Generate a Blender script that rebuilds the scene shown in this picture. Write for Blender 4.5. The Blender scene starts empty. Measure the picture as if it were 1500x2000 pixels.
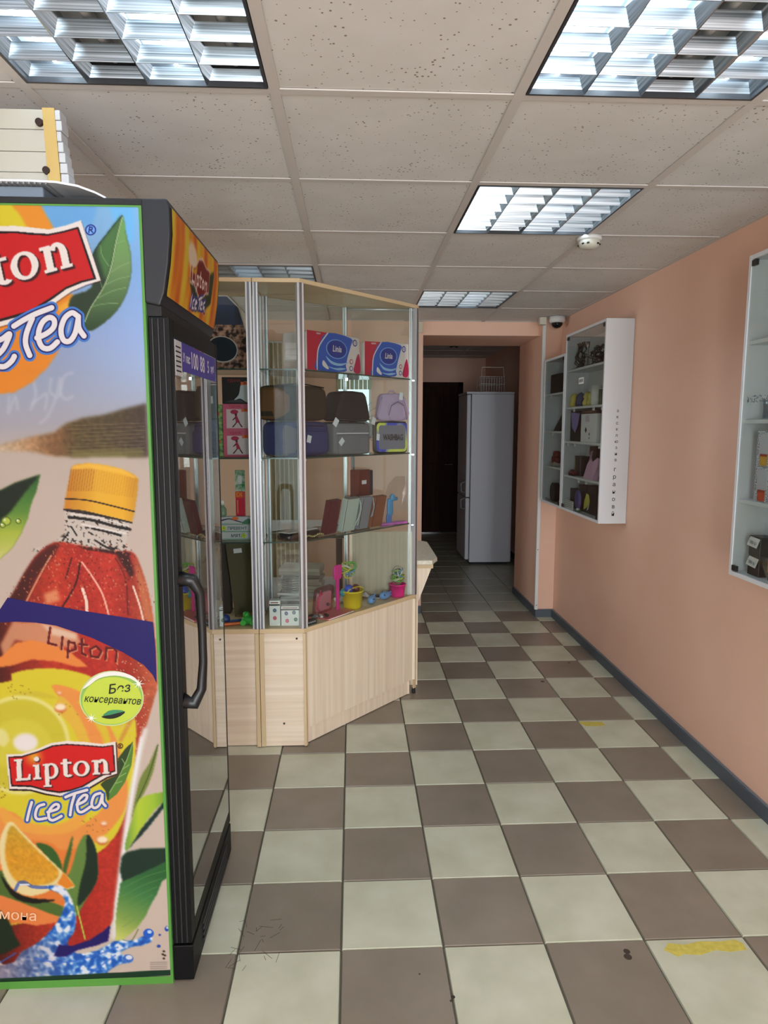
import bpy, bmesh, math, random
import numpy as np
from mathutils import Vector, Matrix

# ------------------------------------------------------------------ camera, light, exposure
S = bpy.context.scene
COL = S.collection
F_PX, PITCH, YAW, ROLL, CAM_H = 1320.04, .12574, .04624, .00165, 1.51288
def _axes():
    cy, sy, cp, sp, cr, sr = math.cos(YAW), math.sin(YAW), math.cos(PITCH), math.sin(PITCH), math.cos(ROLL), math.sin(ROLL)
    fw = Vector((sy*cp, cy*cp, -sp)); rt = Vector((cy, -sy, 0)); up = rt.cross(fw)
    return rt*cr + up*sr, up*cr - rt*sr, fw
AR, AU, AF = _axes()
cd = bpy.data.cameras.new('camera'); cam = bpy.data.objects.new('camera', cd); COL.objects.link(cam)
cd.sensor_fit = 'HORIZONTAL'; cd.sensor_width = 36; cd.lens = F_PX/1500*36; cd.clip_start = .05
cam.matrix_world = Matrix(((AR.x, AU.x, -AF.x, 0), (AR.y, AU.y, -AF.y, 0), (AR.z, AU.z, -AF.z, CAM_H), (0, 0, 0, 1)))
S.camera = cam
def ray(u, v): return AR*((u-750)/F_PX) - AU*((v-1000)/F_PX) + AF
def at(u, v, Y):                       # point of the vertical plane at depth Y
    d = ray(u, v); return Vector((0, 0, CAM_H)) + d*(Y/d.y)

w = bpy.data.worlds.new('daylight'); S.world = w; w.use_nodes = True
w.node_tree.nodes['Background'].inputs[0].default_value = (.80, .92, 1, 1)
w.node_tree.nodes['Background'].inputs[1].default_value = 1.3
TUBE_ON, TUBE_DIM, DAY = 19.0, 1.0, 112.0
def area(name, loc, rot, sx, sy, power, color):
    l = bpy.data.lights.new(name, 'AREA'); l.shape = 'RECTANGLE'; l.size = sx; l.size_y = sy; l.energy = power; l.color = color
    o = bpy.data.objects.new(name, l); COL.objects.link(o); o.location = loc; o.rotation_euler = rot; return o
area('daylight_at_shop_door', (1.25, -2.5, 1.2), (math.radians(90), 0, 0), .6, 1.8, DAY*.5, (.93, .97, 1))
area('daylight_at_shop_window', (-.36, -2.5, 1.2), (math.radians(90), 0, 0), .6, 1.8, DAY*.5, (.93, .97, 1))
area('daylight_at_side_room_window', (-2.6, 4.4, 1.45), (math.radians(90), 0, math.radians(-90)), 1.0, 1.2, 7, (.95, 1, .92))
S.view_settings.view_transform = 'Standard'; S.view_settings.look = 'None'; S.view_settings.gamma = 1
S.view_settings.use_curve_mapping = False; S.view_settings.exposure = 0.45

# ------------------------------------------------------------------ materials
def lin(c): return tuple(((x/255)/12.92 if x/255 <= .04045 else ((x/255+.055)/1.055)**2.4) for x in c)
MC = {}
def mat(c, r=.55, metal=0, gain=.84, name=None, spec=.5, emit=0, coat=0):
    k = (tuple(c), r, metal, gain, name, emit, coat)
    if k in MC: return MC[k]
    m = bpy.data.materials.new(name or 'surface'); m.use_nodes = True; b = m.node_tree.nodes['Principled BSDF']
    l = [min(.95, x*gain) for x in lin(c)]
    b.inputs['Base Color'].default_value = (*l, 1); b.inputs['Roughness'].default_value = r; b.inputs['Metallic'].default_value = metal
    b.inputs['Specular IOR Level'].default_value = spec; b.inputs['Coat Weight'].default_value = coat
    if emit: b.inputs['Emission Color'].default_value = (*l, 1); b.inputs['Emission Strength'].default_value = emit
    m.diffuse_color = (*l, 1); MC[k] = m; return m
def nodes(m): return m.node_tree.nodes, m.node_tree.links, m.node_tree.nodes['Principled BSDF']
def noise_mat(name, c1, c2, scale=(8, 8, 8), r=.5, detail=4, lo=.35, hi=.65, rnd=0, bump=0, coord='Object', spec=.5, nscale=1, warp=0):
    m = bpy.data.materials.new(name); m.use_nodes = True; N, L, b = nodes(m)
    tc = N.new('ShaderNodeTexCoord'); mp = N.new('ShaderNodeMapping'); mp.inputs['Scale'].default_value = scale
    L.new(tc.outputs[coord], mp.inputs[0]); nz = N.new('ShaderNodeTexNoise'); nz.inputs['Scale'].default_value = nscale; nz.inputs['Detail'].default_value = detail
    L.new(mp.outputs[0], nz.inputs['Vector']); rp = N.new('ShaderNodeValToRGB')
    rp.color_ramp.elements[0].position = lo; rp.color_ramp.elements[1].position = hi
    rp.color_ramp.elements[0].color = (*lin(c1), 1); rp.color_ramp.elements[1].color = (*lin(c2), 1)
    L.new(nz.outputs['Fac'], rp.inputs[0]); out = rp.outputs[0]
    if rnd:
        oi = N.new('ShaderNodeObjectInfo'); mr = N.new('ShaderNodeMapRange'); mr.inputs[3].default_value = 1-rnd; mr.inputs[4].default_value = 1+rnd
        L.new(oi.outputs['Random'], mr.inputs[0]); hs = N.new('ShaderNodeHueSaturation'); L.new(out, hs.inputs['Color']); L.new(mr.outputs[0], hs.inputs['Value']); out = hs.outputs[0]
        ad = N.new('ShaderNodeVectorMath'); ad.operation = 'ADD'; sc = N.new('ShaderNodeMath'); sc.operation = 'MULTIPLY'; sc.inputs[1].default_value = 60
        L.new(oi.outputs['Random'], sc.inputs[0]); L.new(mp.outputs[0], ad.inputs[0]); L.new(sc.outputs[0], ad.inputs[1]); L.new(ad.outputs[0], nz.inputs['Vector'])
    L.new(out, b.inputs['Base Color']); b.inputs['Roughness'].default_value = r; b.inputs['Specular IOR Level'].default_value = spec
    if bump:
        bp = N.new('ShaderNodeBump'); bp.inputs['Strength'].default_value = bump; bp.inputs['Distance'].default_value = .002
        L.new(nz.outputs['Fac'], bp.inputs['Height']); L.new(bp.outputs[0], b.inputs['Normal'])
    m.diffuse_color = (*lin(c2), 1); return m
def glass_mat(name, tint=(1, 1, 1), ior=1.5, extra=0.0, rough=0.0):
    m = bpy.data.materials.new(name); m.use_nodes = True; N, L, b = nodes(m); N.remove(b)
    tr = N.new('ShaderNodeBsdfTransparent'); tr.inputs[0].default_value = (*tint, 1); gl = N.new('ShaderNodeBsdfGlossy'); gl.inputs['Roughness'].default_value = rough
    ge = N.new('ShaderNodeNewGeometry'); dt = N.new('ShaderNodeVectorMath'); dt.operation = 'DOT_PRODUCT'; L.new(ge.outputs['Incoming'], dt.inputs[0]); L.new(ge.outputs['Normal'], dt.inputs[1])
    def mth(op, a_, b_=None):
        n = N.new('ShaderNodeMath'); n.operation = op; n.use_clamp = op == 'MULTIPLY_ADD'; L.new(a_, n.inputs[0])
        if b_ is not None: n.inputs[1].default_value = b_
        return n
    f0 = ((ior-1)/(ior+1))**2; ab = mth('ABSOLUTE', dt.outputs['Value']); om = N.new('ShaderNodeMath'); om.operation = 'SUBTRACT'; om.inputs[0].default_value = 1; L.new(ab.outputs[0], om.inputs[1])
    pw = mth('POWER', om.outputs[0], 5); ad = mth('MULTIPLY_ADD', pw.outputs[0], (1-f0)*(1+extra)); ad.inputs[2].default_value = f0*(1+extra); mx = N.new('ShaderNodeMixShader'); L.new(ad.outputs[0], mx.inputs[0]); L.new(tr.outputs[0], mx.inputs[1]); L.new(gl.outputs[0], mx.inputs[2])
    L.new(mx.outputs[0], N['Material Output'].inputs[0]); m.diffuse_color = (*tint, .2); return m
GLASS = glass_mat('showcase_glass', (.93, .96, .945)); SHELF = glass_mat('shelf_glass', (.86, .93, .90)); FILM = glass_mat('clear_film', (.92, .93, .95), 1.45, .6, .12)
DOORGLASS = glass_mat('cooler_door_glass', (.88, .90, .92), 2.7, .5); EDGE = mat((58, 78, 72), .2, name='glass_edge')
PAINT = noise_mat('peach_wall_paint', (230, 186, 162), (240, 199, 177), (1.2, 1.2, 1.2), .6, 6, .3, .7, bump=.15)
LAM_V = noise_mat('birch_laminate_upright', (222, 202, 178), (240, 224, 202), (55, 55, 1.2), .4, 5, .3, .7)
LAM_H = noise_mat('birch_laminate_lying', (222, 202, 178), (240, 224, 204), (1.2, 1.2, 60), .4, 5, .3, .7)
EDGEB = mat((226, 200, 158), .45, name='birch_edge_band')
ALU = mat((222, 224, 228), .42, .65, name='anodised_aluminium')
WHITE = mat((232, 234, 238), .45, name='white_laminate'); WHITE2 = mat((240, 240, 238), .5, name='white_plastic')
BLACK = mat((22, 22, 25), .38, name='black_plastic'); BLACKM = mat((28, 28, 30), .7, name='matt_black'); CHROME = mat((200, 200, 205), .15, 1, name='chrome')
GREY = mat((88, 97, 108), .5, name='grey_skirting_plastic'); DOORB = noise_mat('dark_brown_door', (38, 20, 16), (50, 28, 22), (30, 30, 1.5), .75, spec=.2)
T_LIGHT = noise_mat('pale_floor_tile', (186, 188, 164), (206, 208, 188), (7, 7, 7), .32, 8, .25, .7, .05, .04)
T_DARK = noise_mat('taupe_floor_tile', (128, 119, 106), (145, 135, 122), (6, 6, 6), .34, 8, .25, .75, .05, .04)
T_HALL = noise_mat('grey_green_hall_tile', (150, 154, 140), (172, 176, 160), (6, 6, 6), .3, 8, .25, .75, .05)
GROUT = mat((104, 100, 86), .8, name='grout')
def ceil_mat():
    m = noise_mat('mineral_fibre_tile', (213, 210, 206), (220, 217, 214), (6, 6, 6), .85, 3, rnd=.02); N, L, b = nodes(m)
    tc = N.new('ShaderNodeTexCoord'); vo = N.new('ShaderNodeTexVoronoi'); vo.inputs['Scale'].default_value = 62; L.new(tc.outputs['Object'], vo.inputs['Vector'])
    n2 = N.new('ShaderNodeTexNoise'); n2.inputs['Scale'].default_value = 9; L.new(tc.outputs['Object'], n2.inputs['Vector'])
    s = N.new('ShaderNodeMath'); s.operation = 'MULTIPLY'; s.inputs[1].default_value = .42; L.new(n2.outputs['Fac'], s.inputs[0])
    lt = N.new('ShaderNodeMath'); lt.operation = 'LESS_THAN'; L.new(vo.outputs['Distance'], lt.inputs[0])
    ss = N.new('ShaderNodeMath'); ss.operation = 'SUBTRACT'; ss.inputs[1].default_value = .075; L.new(s.outputs[0], ss.inputs[0]); L.new(ss.outputs[0], lt.inputs[1])
    src = b.inputs['Base Color'].links[0].from_socket; mx = N.new('ShaderNodeMix'); mx.data_type = 'RGBA'; mx.inputs[7].default_value = (*lin((140, 126, 112)), 1)
    L.new(lt.outputs[0], mx.inputs[0]); L.new(src, mx.inputs[6]); L.new(mx.outputs[2], b.inputs['Base Color']); return m
CEIL = ceil_mat(); RAIL = mat((205, 199, 194), .5, gain=1, name='painted_steel_rail')
LOUV = mat((186, 196, 204), .16, 1, name='mirror_louver'); LOUVW = noise_mat('ribbed_louver', (112, 122, 128), (200, 210, 218), (2, 2, 260), .3, 2); nodes(LOUVW)[2].inputs['Metallic'].default_value = .8
def emit_mat(name, c, s):
    m = bpy.data.materials.new(name); m.use_nodes = True; N, L, b = nodes(m); e = N.new('ShaderNodeEmission'); e.inputs[0].default_value = (*c, 1); e.inputs[1].default_value = s
    L.new(e.outputs[0], N['Material Output'].inputs[0]); N.remove(b); return m
TON = emit_mat('lit_tube', (.70, .87, 1.0), TUBE_ON); TDIM = mat((225, 228, 232), .4, name='unlit_tube')
def vcol_mat(name, r=.55):
    m = bpy.data.materials.new(name); m.use_nodes = True; N, L, b = nodes(m); a = N.new('ShaderNodeAttribute'); a.attribute_name = 'print'
    L.new(a.outputs['Color'], b.inputs['Base Color']); b.inputs['Roughness'].default_value = r; b.inputs['Specular IOR Level'].default_value = .3; return m
PRINT = vcol_mat('printed_vinyl')

# ------------------------------------------------------------------ object helpers
W = {}                                   # world matrix of every empty
def tag(o, label=None, cat=None, group=None, kind=None):
    if label: o['label'] = label
    if cat: o['category'] = cat
    if group: o['group'] = group
    if kind: o['kind'] = kind
    return o
def thing(name, label, cat, loc=(0, 0, 0), rz=0, group=None):
    o = bpy.data.objects.new(name, None); COL.objects.link(o); o.location = loc; o.rotation_euler = (0, 0, rz); o.empty_display_size = .05
    W[o.name] = Matrix.Translation(Vector(loc)) @ Matrix.Rotation(rz, 4, 'Z'); return tag(o, label, cat, group)
class MB:
    def __init__(s, M=None): s.v = []; s.f = []; s.mi = []; s.ms = []; s.M = M; s.sm = []
    def m(s, m):
        if m not in s.ms: s.ms.append(m)
        return s.ms.index(m)
    def add(s, vs, fs, m, smooth=False, M=None):
        n = len(s.v); T = M if M is not None else s.M
        for p in vs:
            p = Vector(p); s.v.append(T @ p if T is not None else p)
        k = s.m(m)
        for f in fs: s.f.append([n+i for i in f]); s.mi.append(k); s.sm.append(smooth)
        return s
    def box(s, x0, y0, z0, x1, y1, z1, m, M=None):
        x0, x1 = sorted((x0, x1)); y0, y1 = sorted((y0, y1)); z0, z1 = sorted((z0, z1))
        return s.add([(x0,y0,z0),(x1,y0,z0),(x1,y1,z0),(x0,y1,z0),(x0,y0,z1),(x1,y0,z1),(x1,y1,z1),(x0,y1,z1)],
                     [(3,2,1,0),(4,5,6,7),(0,1,5,4),(1,2,6,5),(2,3,7,6),(3,0,4,7)], m, False, M)
    def prism(s, pts, z0, z1, m, M=None):            # plan polygon (counter-clockwise) between two heights
        n = len(pts); return s.add([(x, y, z0) for x, y in pts]+[(x, y, z1) for x, y in pts],
            [list(range(n))[::-1], list(range(n, 2*n))]+[[i, (i+1) % n, n+(i+1) % n, n+i] for i in range(n)], m, False, M)
    def cyl(s, a, b, r0, r1, m, n=16, M=None, caps=True):
        a, b = Vector(a), Vector(b); d = (b-a).normalized(); x = d.orthogonal().normalized(); y = d.cross(x)
        R = [(x*math.cos(t)+y*math.sin(t)) for t in [2*math.pi*i/n for i in range(n)]]
        s.add([a+r*r0 for r in R]+[b+r*r1 for r in R], [[i, (i+1) % n, n+(i+1) % n, n+i] for i in range(n)], m, True, M)
        if caps: s.add([a+r*r0 for r in R]+[b+r*r1 for r in R], [list(range(n))[::-1], list(range(n, 2*n))], m, False, M)
        return s
    def tube(s, P, r, m, n=8, M=None, closed=False):
        P = [Vector(p) for p in P]; k = len(P); vs = []; prev = None
        for i, p in enumerate(P):
            t = (P[(i+1) % k]-P[i-1]) if closed else (P[min(i+1, k-1)]-P[max(i-1, 0)])
            t.normalize(); x = t.orthogonal() if prev is None else prev-t*prev.dot(t)
            x.normalize(); prev = x; y = t.cross(x); rr = r[i] if isinstance(r, (list, tuple)) else r
            vs += [p+(x*math.cos(2*math.pi*j/n)+y*math.sin(2*math.pi*j/n))*rr for j in range(n)]
        fs = [[i*n+j, i*n+(j+1) % n, ((i+1) % k)*n+(j+1) % n, ((i+1) % k)*n+j] for i in range(k if closed else k-1) for j in range(n)]
        if not closed: fs += [list(range(n))[::-1], [(k-1)*n+j for j in range(n)]]
        return s.add(vs, fs, m, True, M)
    def lathe(s, prof, c, m, n=24, M=None):
        vs = []; k = len(prof)
        for r, z in prof: vs += [(c[0]+r*math.cos(2*math.pi*j/n), c[1]+r*math.sin(2*math.pi*j/n), c[2]+z) for j in range(n)]
        fs = [[i*n+j, i*n+(j+1) % n, (i+1)*n+(j+1) % n, (i+1)*n+j] for i in range(k-1) for j in range(n)]
        if prof[0][0] > .0005: fs.append(list(range(n))[::-1])
        if prof[-1][0] > .0005: fs.append([(k-1)*n+j for j in range(n)])
        return s.add(vs, fs, m, True, M)
    def sbox(s, c, size, m, e=.35, n=20, M=None, taper=0, puff=0):      # soft-cornered box (superquadric)
        g = lambda a: math.copysign(abs(a)**e, a); vs = []; h = n//2
        for i in range(h+1):
            la = -math.pi/2+math.pi*i/h
            for j in range(n*2):
                lo = math.pi*j/n; x = g(math.cos(la))*g(math.cos(lo)); y = g(math.cos(la))*g(math.sin(lo)); z = g(math.sin(la))
                k = 1-taper*(z*.5+.5); wv = 1+puff*math.sin(5*x+3*z)*.5
                vs.append((c[0]+x*k*size[0]/2, c[1]+y*wv*size[1]/2, c[2]+z*size[2]/2))
        q = n*2; return s.add(vs, [[i*q+j, i*q+(j+1) % q, (i+1)*q+(j+1) % q, (i+1)*q+j] for i in range(h) for j in range(q)], m, True, M)
    def sph(s, c, r, m, n=12, M=None, sz=1): return s.lathe([(max(1e-4, r*math.cos(-math.pi/2+math.pi*i/n)), r*sz*math.sin(-math.pi/2+math.pi*i/n)) for i in range(n+1)], c, m, n*2, M)
    def flat(s, pts, m, M=None):                       # one flat polygon, concave allowed
        pts = [tuple(p) for p in pts]; bmx = bmesh.new(); vs = [bmx.verts.new((p[0], p[1], 0)) for p in pts]
        try:
            f = bmx.faces.new(vs); r = bmesh.ops.triangulate(bmx, faces=[f]); bmx.verts.index_update()
            tri = [[v.index for v in f.verts] for f in bmx.faces]
        except Exception: tri = [list(range(len(pts)))]
        bmx.free(); return s.add([(p[0], p[1], 0) for p in pts], tri, m, False, M)
    def build(s, name, parent=None, local=False, bevel=0, seg=2, label=None):
        me = bpy.data.meshes.new(name); v = s.v
        if parent is not None and not local:
            I = W[parent.name].inverted(); v = [I @ p for p in v]
        me.from_pydata([tuple(p) for p in v], [], s.f); me.polygons.foreach_set('material_index', s.mi); me.polygons.foreach_set('use_smooth', s.sm)
        for m in s.ms: me.materials.append(m)
        me.update(); o = bpy.data.objects.new(name, me); COL.objects.link(o)
        if parent is not None: o.parent = parent; W[o.name] = W[parent.name]
        else: W[o.name] = Matrix.Identity(4)
        if bevel:
            b = o.modifiers.new('edges', 'BEVEL'); b.width = bevel; b.segments = seg; b.limit_method = 'ANGLE'
        if label: o['label'] = label
        return o
def rrect(x0, y0, x1, y1, r, n=5):
    P = []
    for cx, cy, a in ((x1-r, y1-r, 0), (x0+r, y1-r, 90), (x0+r, y0+r, 180), (x1-r, y0+r, 270)):
        P += [(cx+r*math.cos(math.radians(a+90*i/n)), cy+r*math.sin(math.radians(a+90*i/n))) for i in range(n+1)]
    return P
def ell(cx, cy, rx, ry, n=28, rot=0):
    c, s_ = math.cos(rot), math.sin(rot); return [(cx+rx*math.cos(t)*c-ry*math.sin(t)*s_, cy+rx*math.cos(t)*s_+ry*math.sin(t)*c) for t in [2*math.pi*i/n for i in range(n)]]
def spline(P, k=5, closed=True):
    n = len(P); out = []
    for i in range(n if closed else n-1):
        p0, p1, p2, p3 = [P[j % n] if closed else P[max(0, min(n-1, j))] for j in (i-1, i, i+1, i+2)]
        for t in [q/k for q in range(k)]:
            out.append(tuple(.5*((2*p1[a])+(-p0[a]+p2[a])*t+(2*p0[a]-5*p1[a]+4*p2[a]-p3[a])*t*t+(-p0[a]+3*p1[a]-3*p2[a]+p3[a])*t**3) for a in (0, 1)))
    if not closed: out.append(tuple(P[-1]))
    return out
def text(s, size, M, m, parent, name='lettering', bold=0, align='CENTER', local=True, shear=0, spacing=1, lspace=1):
    c = bpy.data.curves.new(name, 'FONT'); c.body = s; c.size = size; c.align_x = align; c.align_y = 'CENTER'; c.offset = bold; c.shear = shear; c.space_character = spacing; c.space_line = lspace
    c.resolution_u = 3; t = bpy.data.objects.new(name, c); COL.objects.link(t); dg = bpy.context.evaluated_depsgraph_get(); dg.update()
    me = bpy.data.meshes.new_from_object(t.evaluated_get(dg)); bpy.data.objects.remove(t); me.materials.clear(); me.materials.append(m)
    T = M if (local or parent is None) else W[parent.name].inverted() @ M
    me.transform(T); o = bpy.data.objects.new(name, me); COL.objects.link(o)
    if parent is not None: o.parent = parent; W[o.name] = W[parent.name]
    return o
FACE = Matrix.Rotation(math.pi/2, 4, 'X')                   # flat art drawn in xy stands up facing -y
def up(x, y, z, r=0): return Matrix.Translation((x, y, z)) @ FACE @ Matrix.Rotation(r, 4, 'Z')
def struct(name, mb, **k): return tag(mb.build(name, **k), kind='structure')

# ------------------------------------------------------------------ room shell
X0, X1, YB, YW, ZC = -2.7, 1.6, -2.6, 5.36, 2.323
b = MB(); b.box(X0-.1, YB-.1, -.12, 2.0, 9.7, -.006, GROUT); floor = struct('floor', b)
def tile_mesh(wx, wy, m):
    b = MB(); e = .002; b.add([(0,0,0),(wx,0,0),(wx,wy,0),(0,wy,0),(e,e,.0062),(wx-e,e,.0062),(wx-e,wy-e,.0062),(e,wy-e,.0062)],
        [(3,2,1,0),(4,5,6,7),(0,1,5,4),(1,2,6,5),(2,3,7,6),(3,0,4,7)], m)
    me = bpy.data.meshes.new('floor_tile'); me.from_pydata([tuple(p) for p in b.v], [], b.f); me.materials.append(m); return me
T = .3; FX, FY = -.0397, 1.797; G = .0045
TM = {}
def put_tile(x, y, wx, wy, m, z=-.0062, parent=floor, name='floor_tile'):
    k = (round(wx, 3), round(wy, 3), m.name)
    if k not in TM: TM[k] = tile_mesh(wx-G, wy-G, m)
    o = bpy.data.objects.new(name, TM[k]); COL.objects.link(o); o.parent = parent; o.location = (x+G/2, y+G/2, z); return o
far = MB()
for i in range(-9, 7):
    for j in range(-15, 27):
        x, y = FX+i*T, FY+j*T; wx = min(T, (1.6 if j < 12 else 1.86)-x); wy = T
        if wx < .02 or y > 9.5: continue
        m = T_HALL if j >= 12 else (T_LIGHT if (i+j) % 2 == 0 else T_DARK)
        if j >= 12 and i < 1: 
            if i < -1 or True: far.box(x+G/2, y+G/2, -.006, x+wx-G/2, y+wy-G/2, -.0002, m); continue
        if j < -2 or i < -4: far.box(x+G/2, y+G/2, -.006, x+wx-G/2, y+wy-G/2, -.0002, m)
        else: put_tile(x, y, wx, wy, m)
tag(far.build('tile_field', floor), kind='stuff')
YEL = noise_mat('worn_yellow_tape', (196, 182, 80), (214, 200, 96), (60, 60, 60), .6)
for pts in ([(.90, 1.775), (.925, 1.80), (.97, 1.792), (1.02, 1.803), (1.08, 1.80), (1.13, 1.805), (1.145, 1.79), (1.142, 1.765), (1.09, 1.76), (1.05, 1.768), (1.0, 1.752), (.95, 1.757), (.93, 1.748)],
            [(1.158, 3.29), (1.17, 3.30), (1.28, 3.295), (1.285, 3.255), (1.24, 3.245), (1.18, 3.25)]):
    b = MB(); b.prism([(x, y-.02) for x, y in pts][::-1], .0002, .0006, YEL); tag(b.build('tape_remnant'), 'worn yellow floor tape strip near the front right of the checkered floor' if pts[0][1] < 2 else 'faint yellow tape scrap on a pale tile further back', 'tape')
STAIN = mat((70, 60, 50), .7, name='dark_stain')
b = MB()
for x, y, r in ((.262, 1.62, .006), (.255, 1.608, .004), (.79, 1.755, .010), (.785, 1.735, .012), (.18, 1.70, .003), (1.13, 3.84, .012), (1.39, 4.15, .008)):
    b.cyl((x, y, .0001), (x, y, .0004), r, r*.8, STAIN, 9)
b.build('floor_spots', floor)
r_ = random.Random(31); b = MB()
for k in range(26):
    x, y = r_.uniform(-.36, -.22), r_.uniform(1.74, 1.93); a_ = r_.uniform(0, 3.1); l_ = r_.uniform(.006, .022); b.box(-l_, -.0006, .0001, l_, .0006, .0003, STAIN, Matrix.Translation((x, y, 0)) @ Matrix.Rotation(a_, 4, 'Z'))
tag(b.build('scuff_marks', floor), kind='stuff')

def wall(name, *boxes):
    b = MB()
    for q in boxes: b.box(*q, PAINT)
    return struct(name, b)
wall('wall_right', (X1, YB, 0, X1+.1, 5.95, 2.55))
wall('wall_pillar', (1.47, 5.22, 0, X1, 5.93, 2.55), (1.60, 5.93, 0, 1.96, 6.03, 2.55), (1.47, 5.93, 0, 1.61, 6.0, 2.55))
WX0, WX1, WZ0, WZ1 = -.13, .15, 1.42, 1.93  # added opening, bright where the showcase glass mirrors the entrance behind the camera
wall('wall_far', (X0, YW, 0, WX0, YW+.1, 2.55), (WX0, YW, 0, WX1, YW+.1, WZ0), (WX0, YW, WZ1, WX1, YW+.1, 2.55), (WX1, YW, 0, .55, YW+.1, 2.55))
wall('wall_beam', (.55, 5.36, 2.218, 1.47, 6.03, 2.56))
wall('wall_left', (X0-.1, YB, 0, X0, 3.8, 2.55), (X0-.1, 5.0, 0, X0, 5.46, 2.55), (X0-.1, 3.8, 0, X0, 5.0, .8), (X0-.1, 3.8, 2.1, X0, 5.0, 2.55))
wall('wall_hall_right', (1.86, 6.03, 0, 1.96, 9.65, 2.55)); wall('wall_hall_left', (.45, 5.46, 0, .55, 9.65, 2.55))
wall('wall_hall_end', (.55, 9.55, 0, .66, 9.65, 2.55), (1.55, 9.55, 0, 1.86, 9.65, 2.55), (.66, 9.55, 2.13, 1.55, 9.65, 2.55))
wall('wall_shop_front', (X0, YB-.1, 0, -1.7, YB, 2.55), (1.5, YB-.1, 0, 1.7, YB, 2.55), (-1.7, YB-.1, 0, 1.5, YB, .25), (-1.7, YB-.1, 2.25, 1.5, YB, 2.55))
b = MB(); b.box(-1.7, YB-.05, .25, 1.5, YB-.044, 2.25, GLASS)
for x in (-1.7, -.65, .45, 1.46): b.box(x, YB-.07, .25, x+.04, YB-.03, 2.25, WHITE2)
struct('window_2', b)
b = MB()
b.box(WX0, YW+.02, WZ0, WX0+.02, YW+.06, WZ1, WHITE2); b.box(WX1-.02, YW+.02, WZ0, WX1, YW+.06, WZ1, WHITE2); b.box(WX0, YW+.02, WZ0, WX1, YW+.06, WZ0+.02, WHITE2); b.box(WX0, YW+.02, WZ1-.02, WX1, YW+.06, WZ1, WHITE2)
win = struct('window_reflection', b); MB().box(WX0+.02, YW+.04, WZ0+.02, WX1-.02, YW+.044, WZ1-.02, GLASS).build('pane', win)  # added window, imitates the entrance reflected in the showcase glass
CURT = mat((190, 205, 168), .8, name='reflected_curtain_green')  # slats added for the green curtain within that reflection
bl = thing('reflection_slats', 'pale green slats added to imitate the reflected curtain, seen behind the corner showcase', 'reflection_slats', (0, YW-.02, 1.8))
for i in range(8): MB().box(WX0+.01+.034*i, YW-.012, 1.80, WX0+.040+.034*i, YW-.006, WZ1+.01, CURT).build('slat', bl)
# hall door
b = MB(); b.box(.66, 9.55, 0, .72, 9.62, 2.13, DOORB); b.box(1.49, 9.55, 0, 1.55, 9.62, 2.13, DOORB); b.box(.66, 9.55, 2.07, 1.55, 9.62, 2.13, DOORB)
dr = struct('door_1', b); MB().box(.72, 9.575, .012, 1.49, 9.61, 2.07, DOORB).build('door_leaf', dr)
b = MB(); b.box(.78, 9.568, 1.15, 1.43, 9.577, 1.95, DOORB); b.box(.78, 9.568, .2, 1.43, 9.577, 1.0, DOORB); b.build('door_panel', dr, bevel=.004)
MB().cyl((1.40, 9.575, .98), (1.40, 9.53, .98), .011, .011, CHROME).cyl((1.40, 9.535, .98), (1.30, 9.535, .98), .009, .008, CHROME).build('door_handle', dr)
MB().box(.72, 9.54, 0, 1.49, 9.60, .012, CHROME).build('threshold', dr)
# skirting
def skirt(name, x0, y0, x1, y1):
    b = MB(); b.box(x0, y0, 0, x1, y1, .058, GREY); b.box(x0+(.004 if x1-x0 < .03 else 0), y0+(.004 if y1-y0 < .03 else 0), .058, x1, y1, .064, mat((120, 128, 138), .4))
    struct(name, b, bevel=.003)
skirt('baseboard_right', 1.583, YB, 1.6, 5.22); skirt('baseboard_pillar', 1.455, 5.205, 1.6, 5.22); skirt('baseboard_passage', 1.455, 5.22, 1.47, 6.0)
skirt('baseboard_far', X0, 5.343, .55, 5.36); skirt('baseboard_hall', 1.843, 6.04, 1.86, 9.55)
b = MB(); b.box(1.446, 5.196, .064, 1.470, 5.22, ZC, WHITE2); trk = tag(b.build('cable_trunking', bevel=.002), 'white vertical cable trunking on the corner of the peach pillar', 'trunking')
for z in (.10, .55): MB().cyl((1.458, 5.197, z), (1.458, 5.1955, z), .004, .004, STAIN, 8).build('screw', trk)
b = MB(); b.box(1.815, 7.30, .0, 1.86, 7.40, 2.40, mat((214, 196, 176), .5)); tag(b.build('door_casing'), 'pale upright casing on the hall wall beside the tall white fridge', 'trim')

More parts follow.
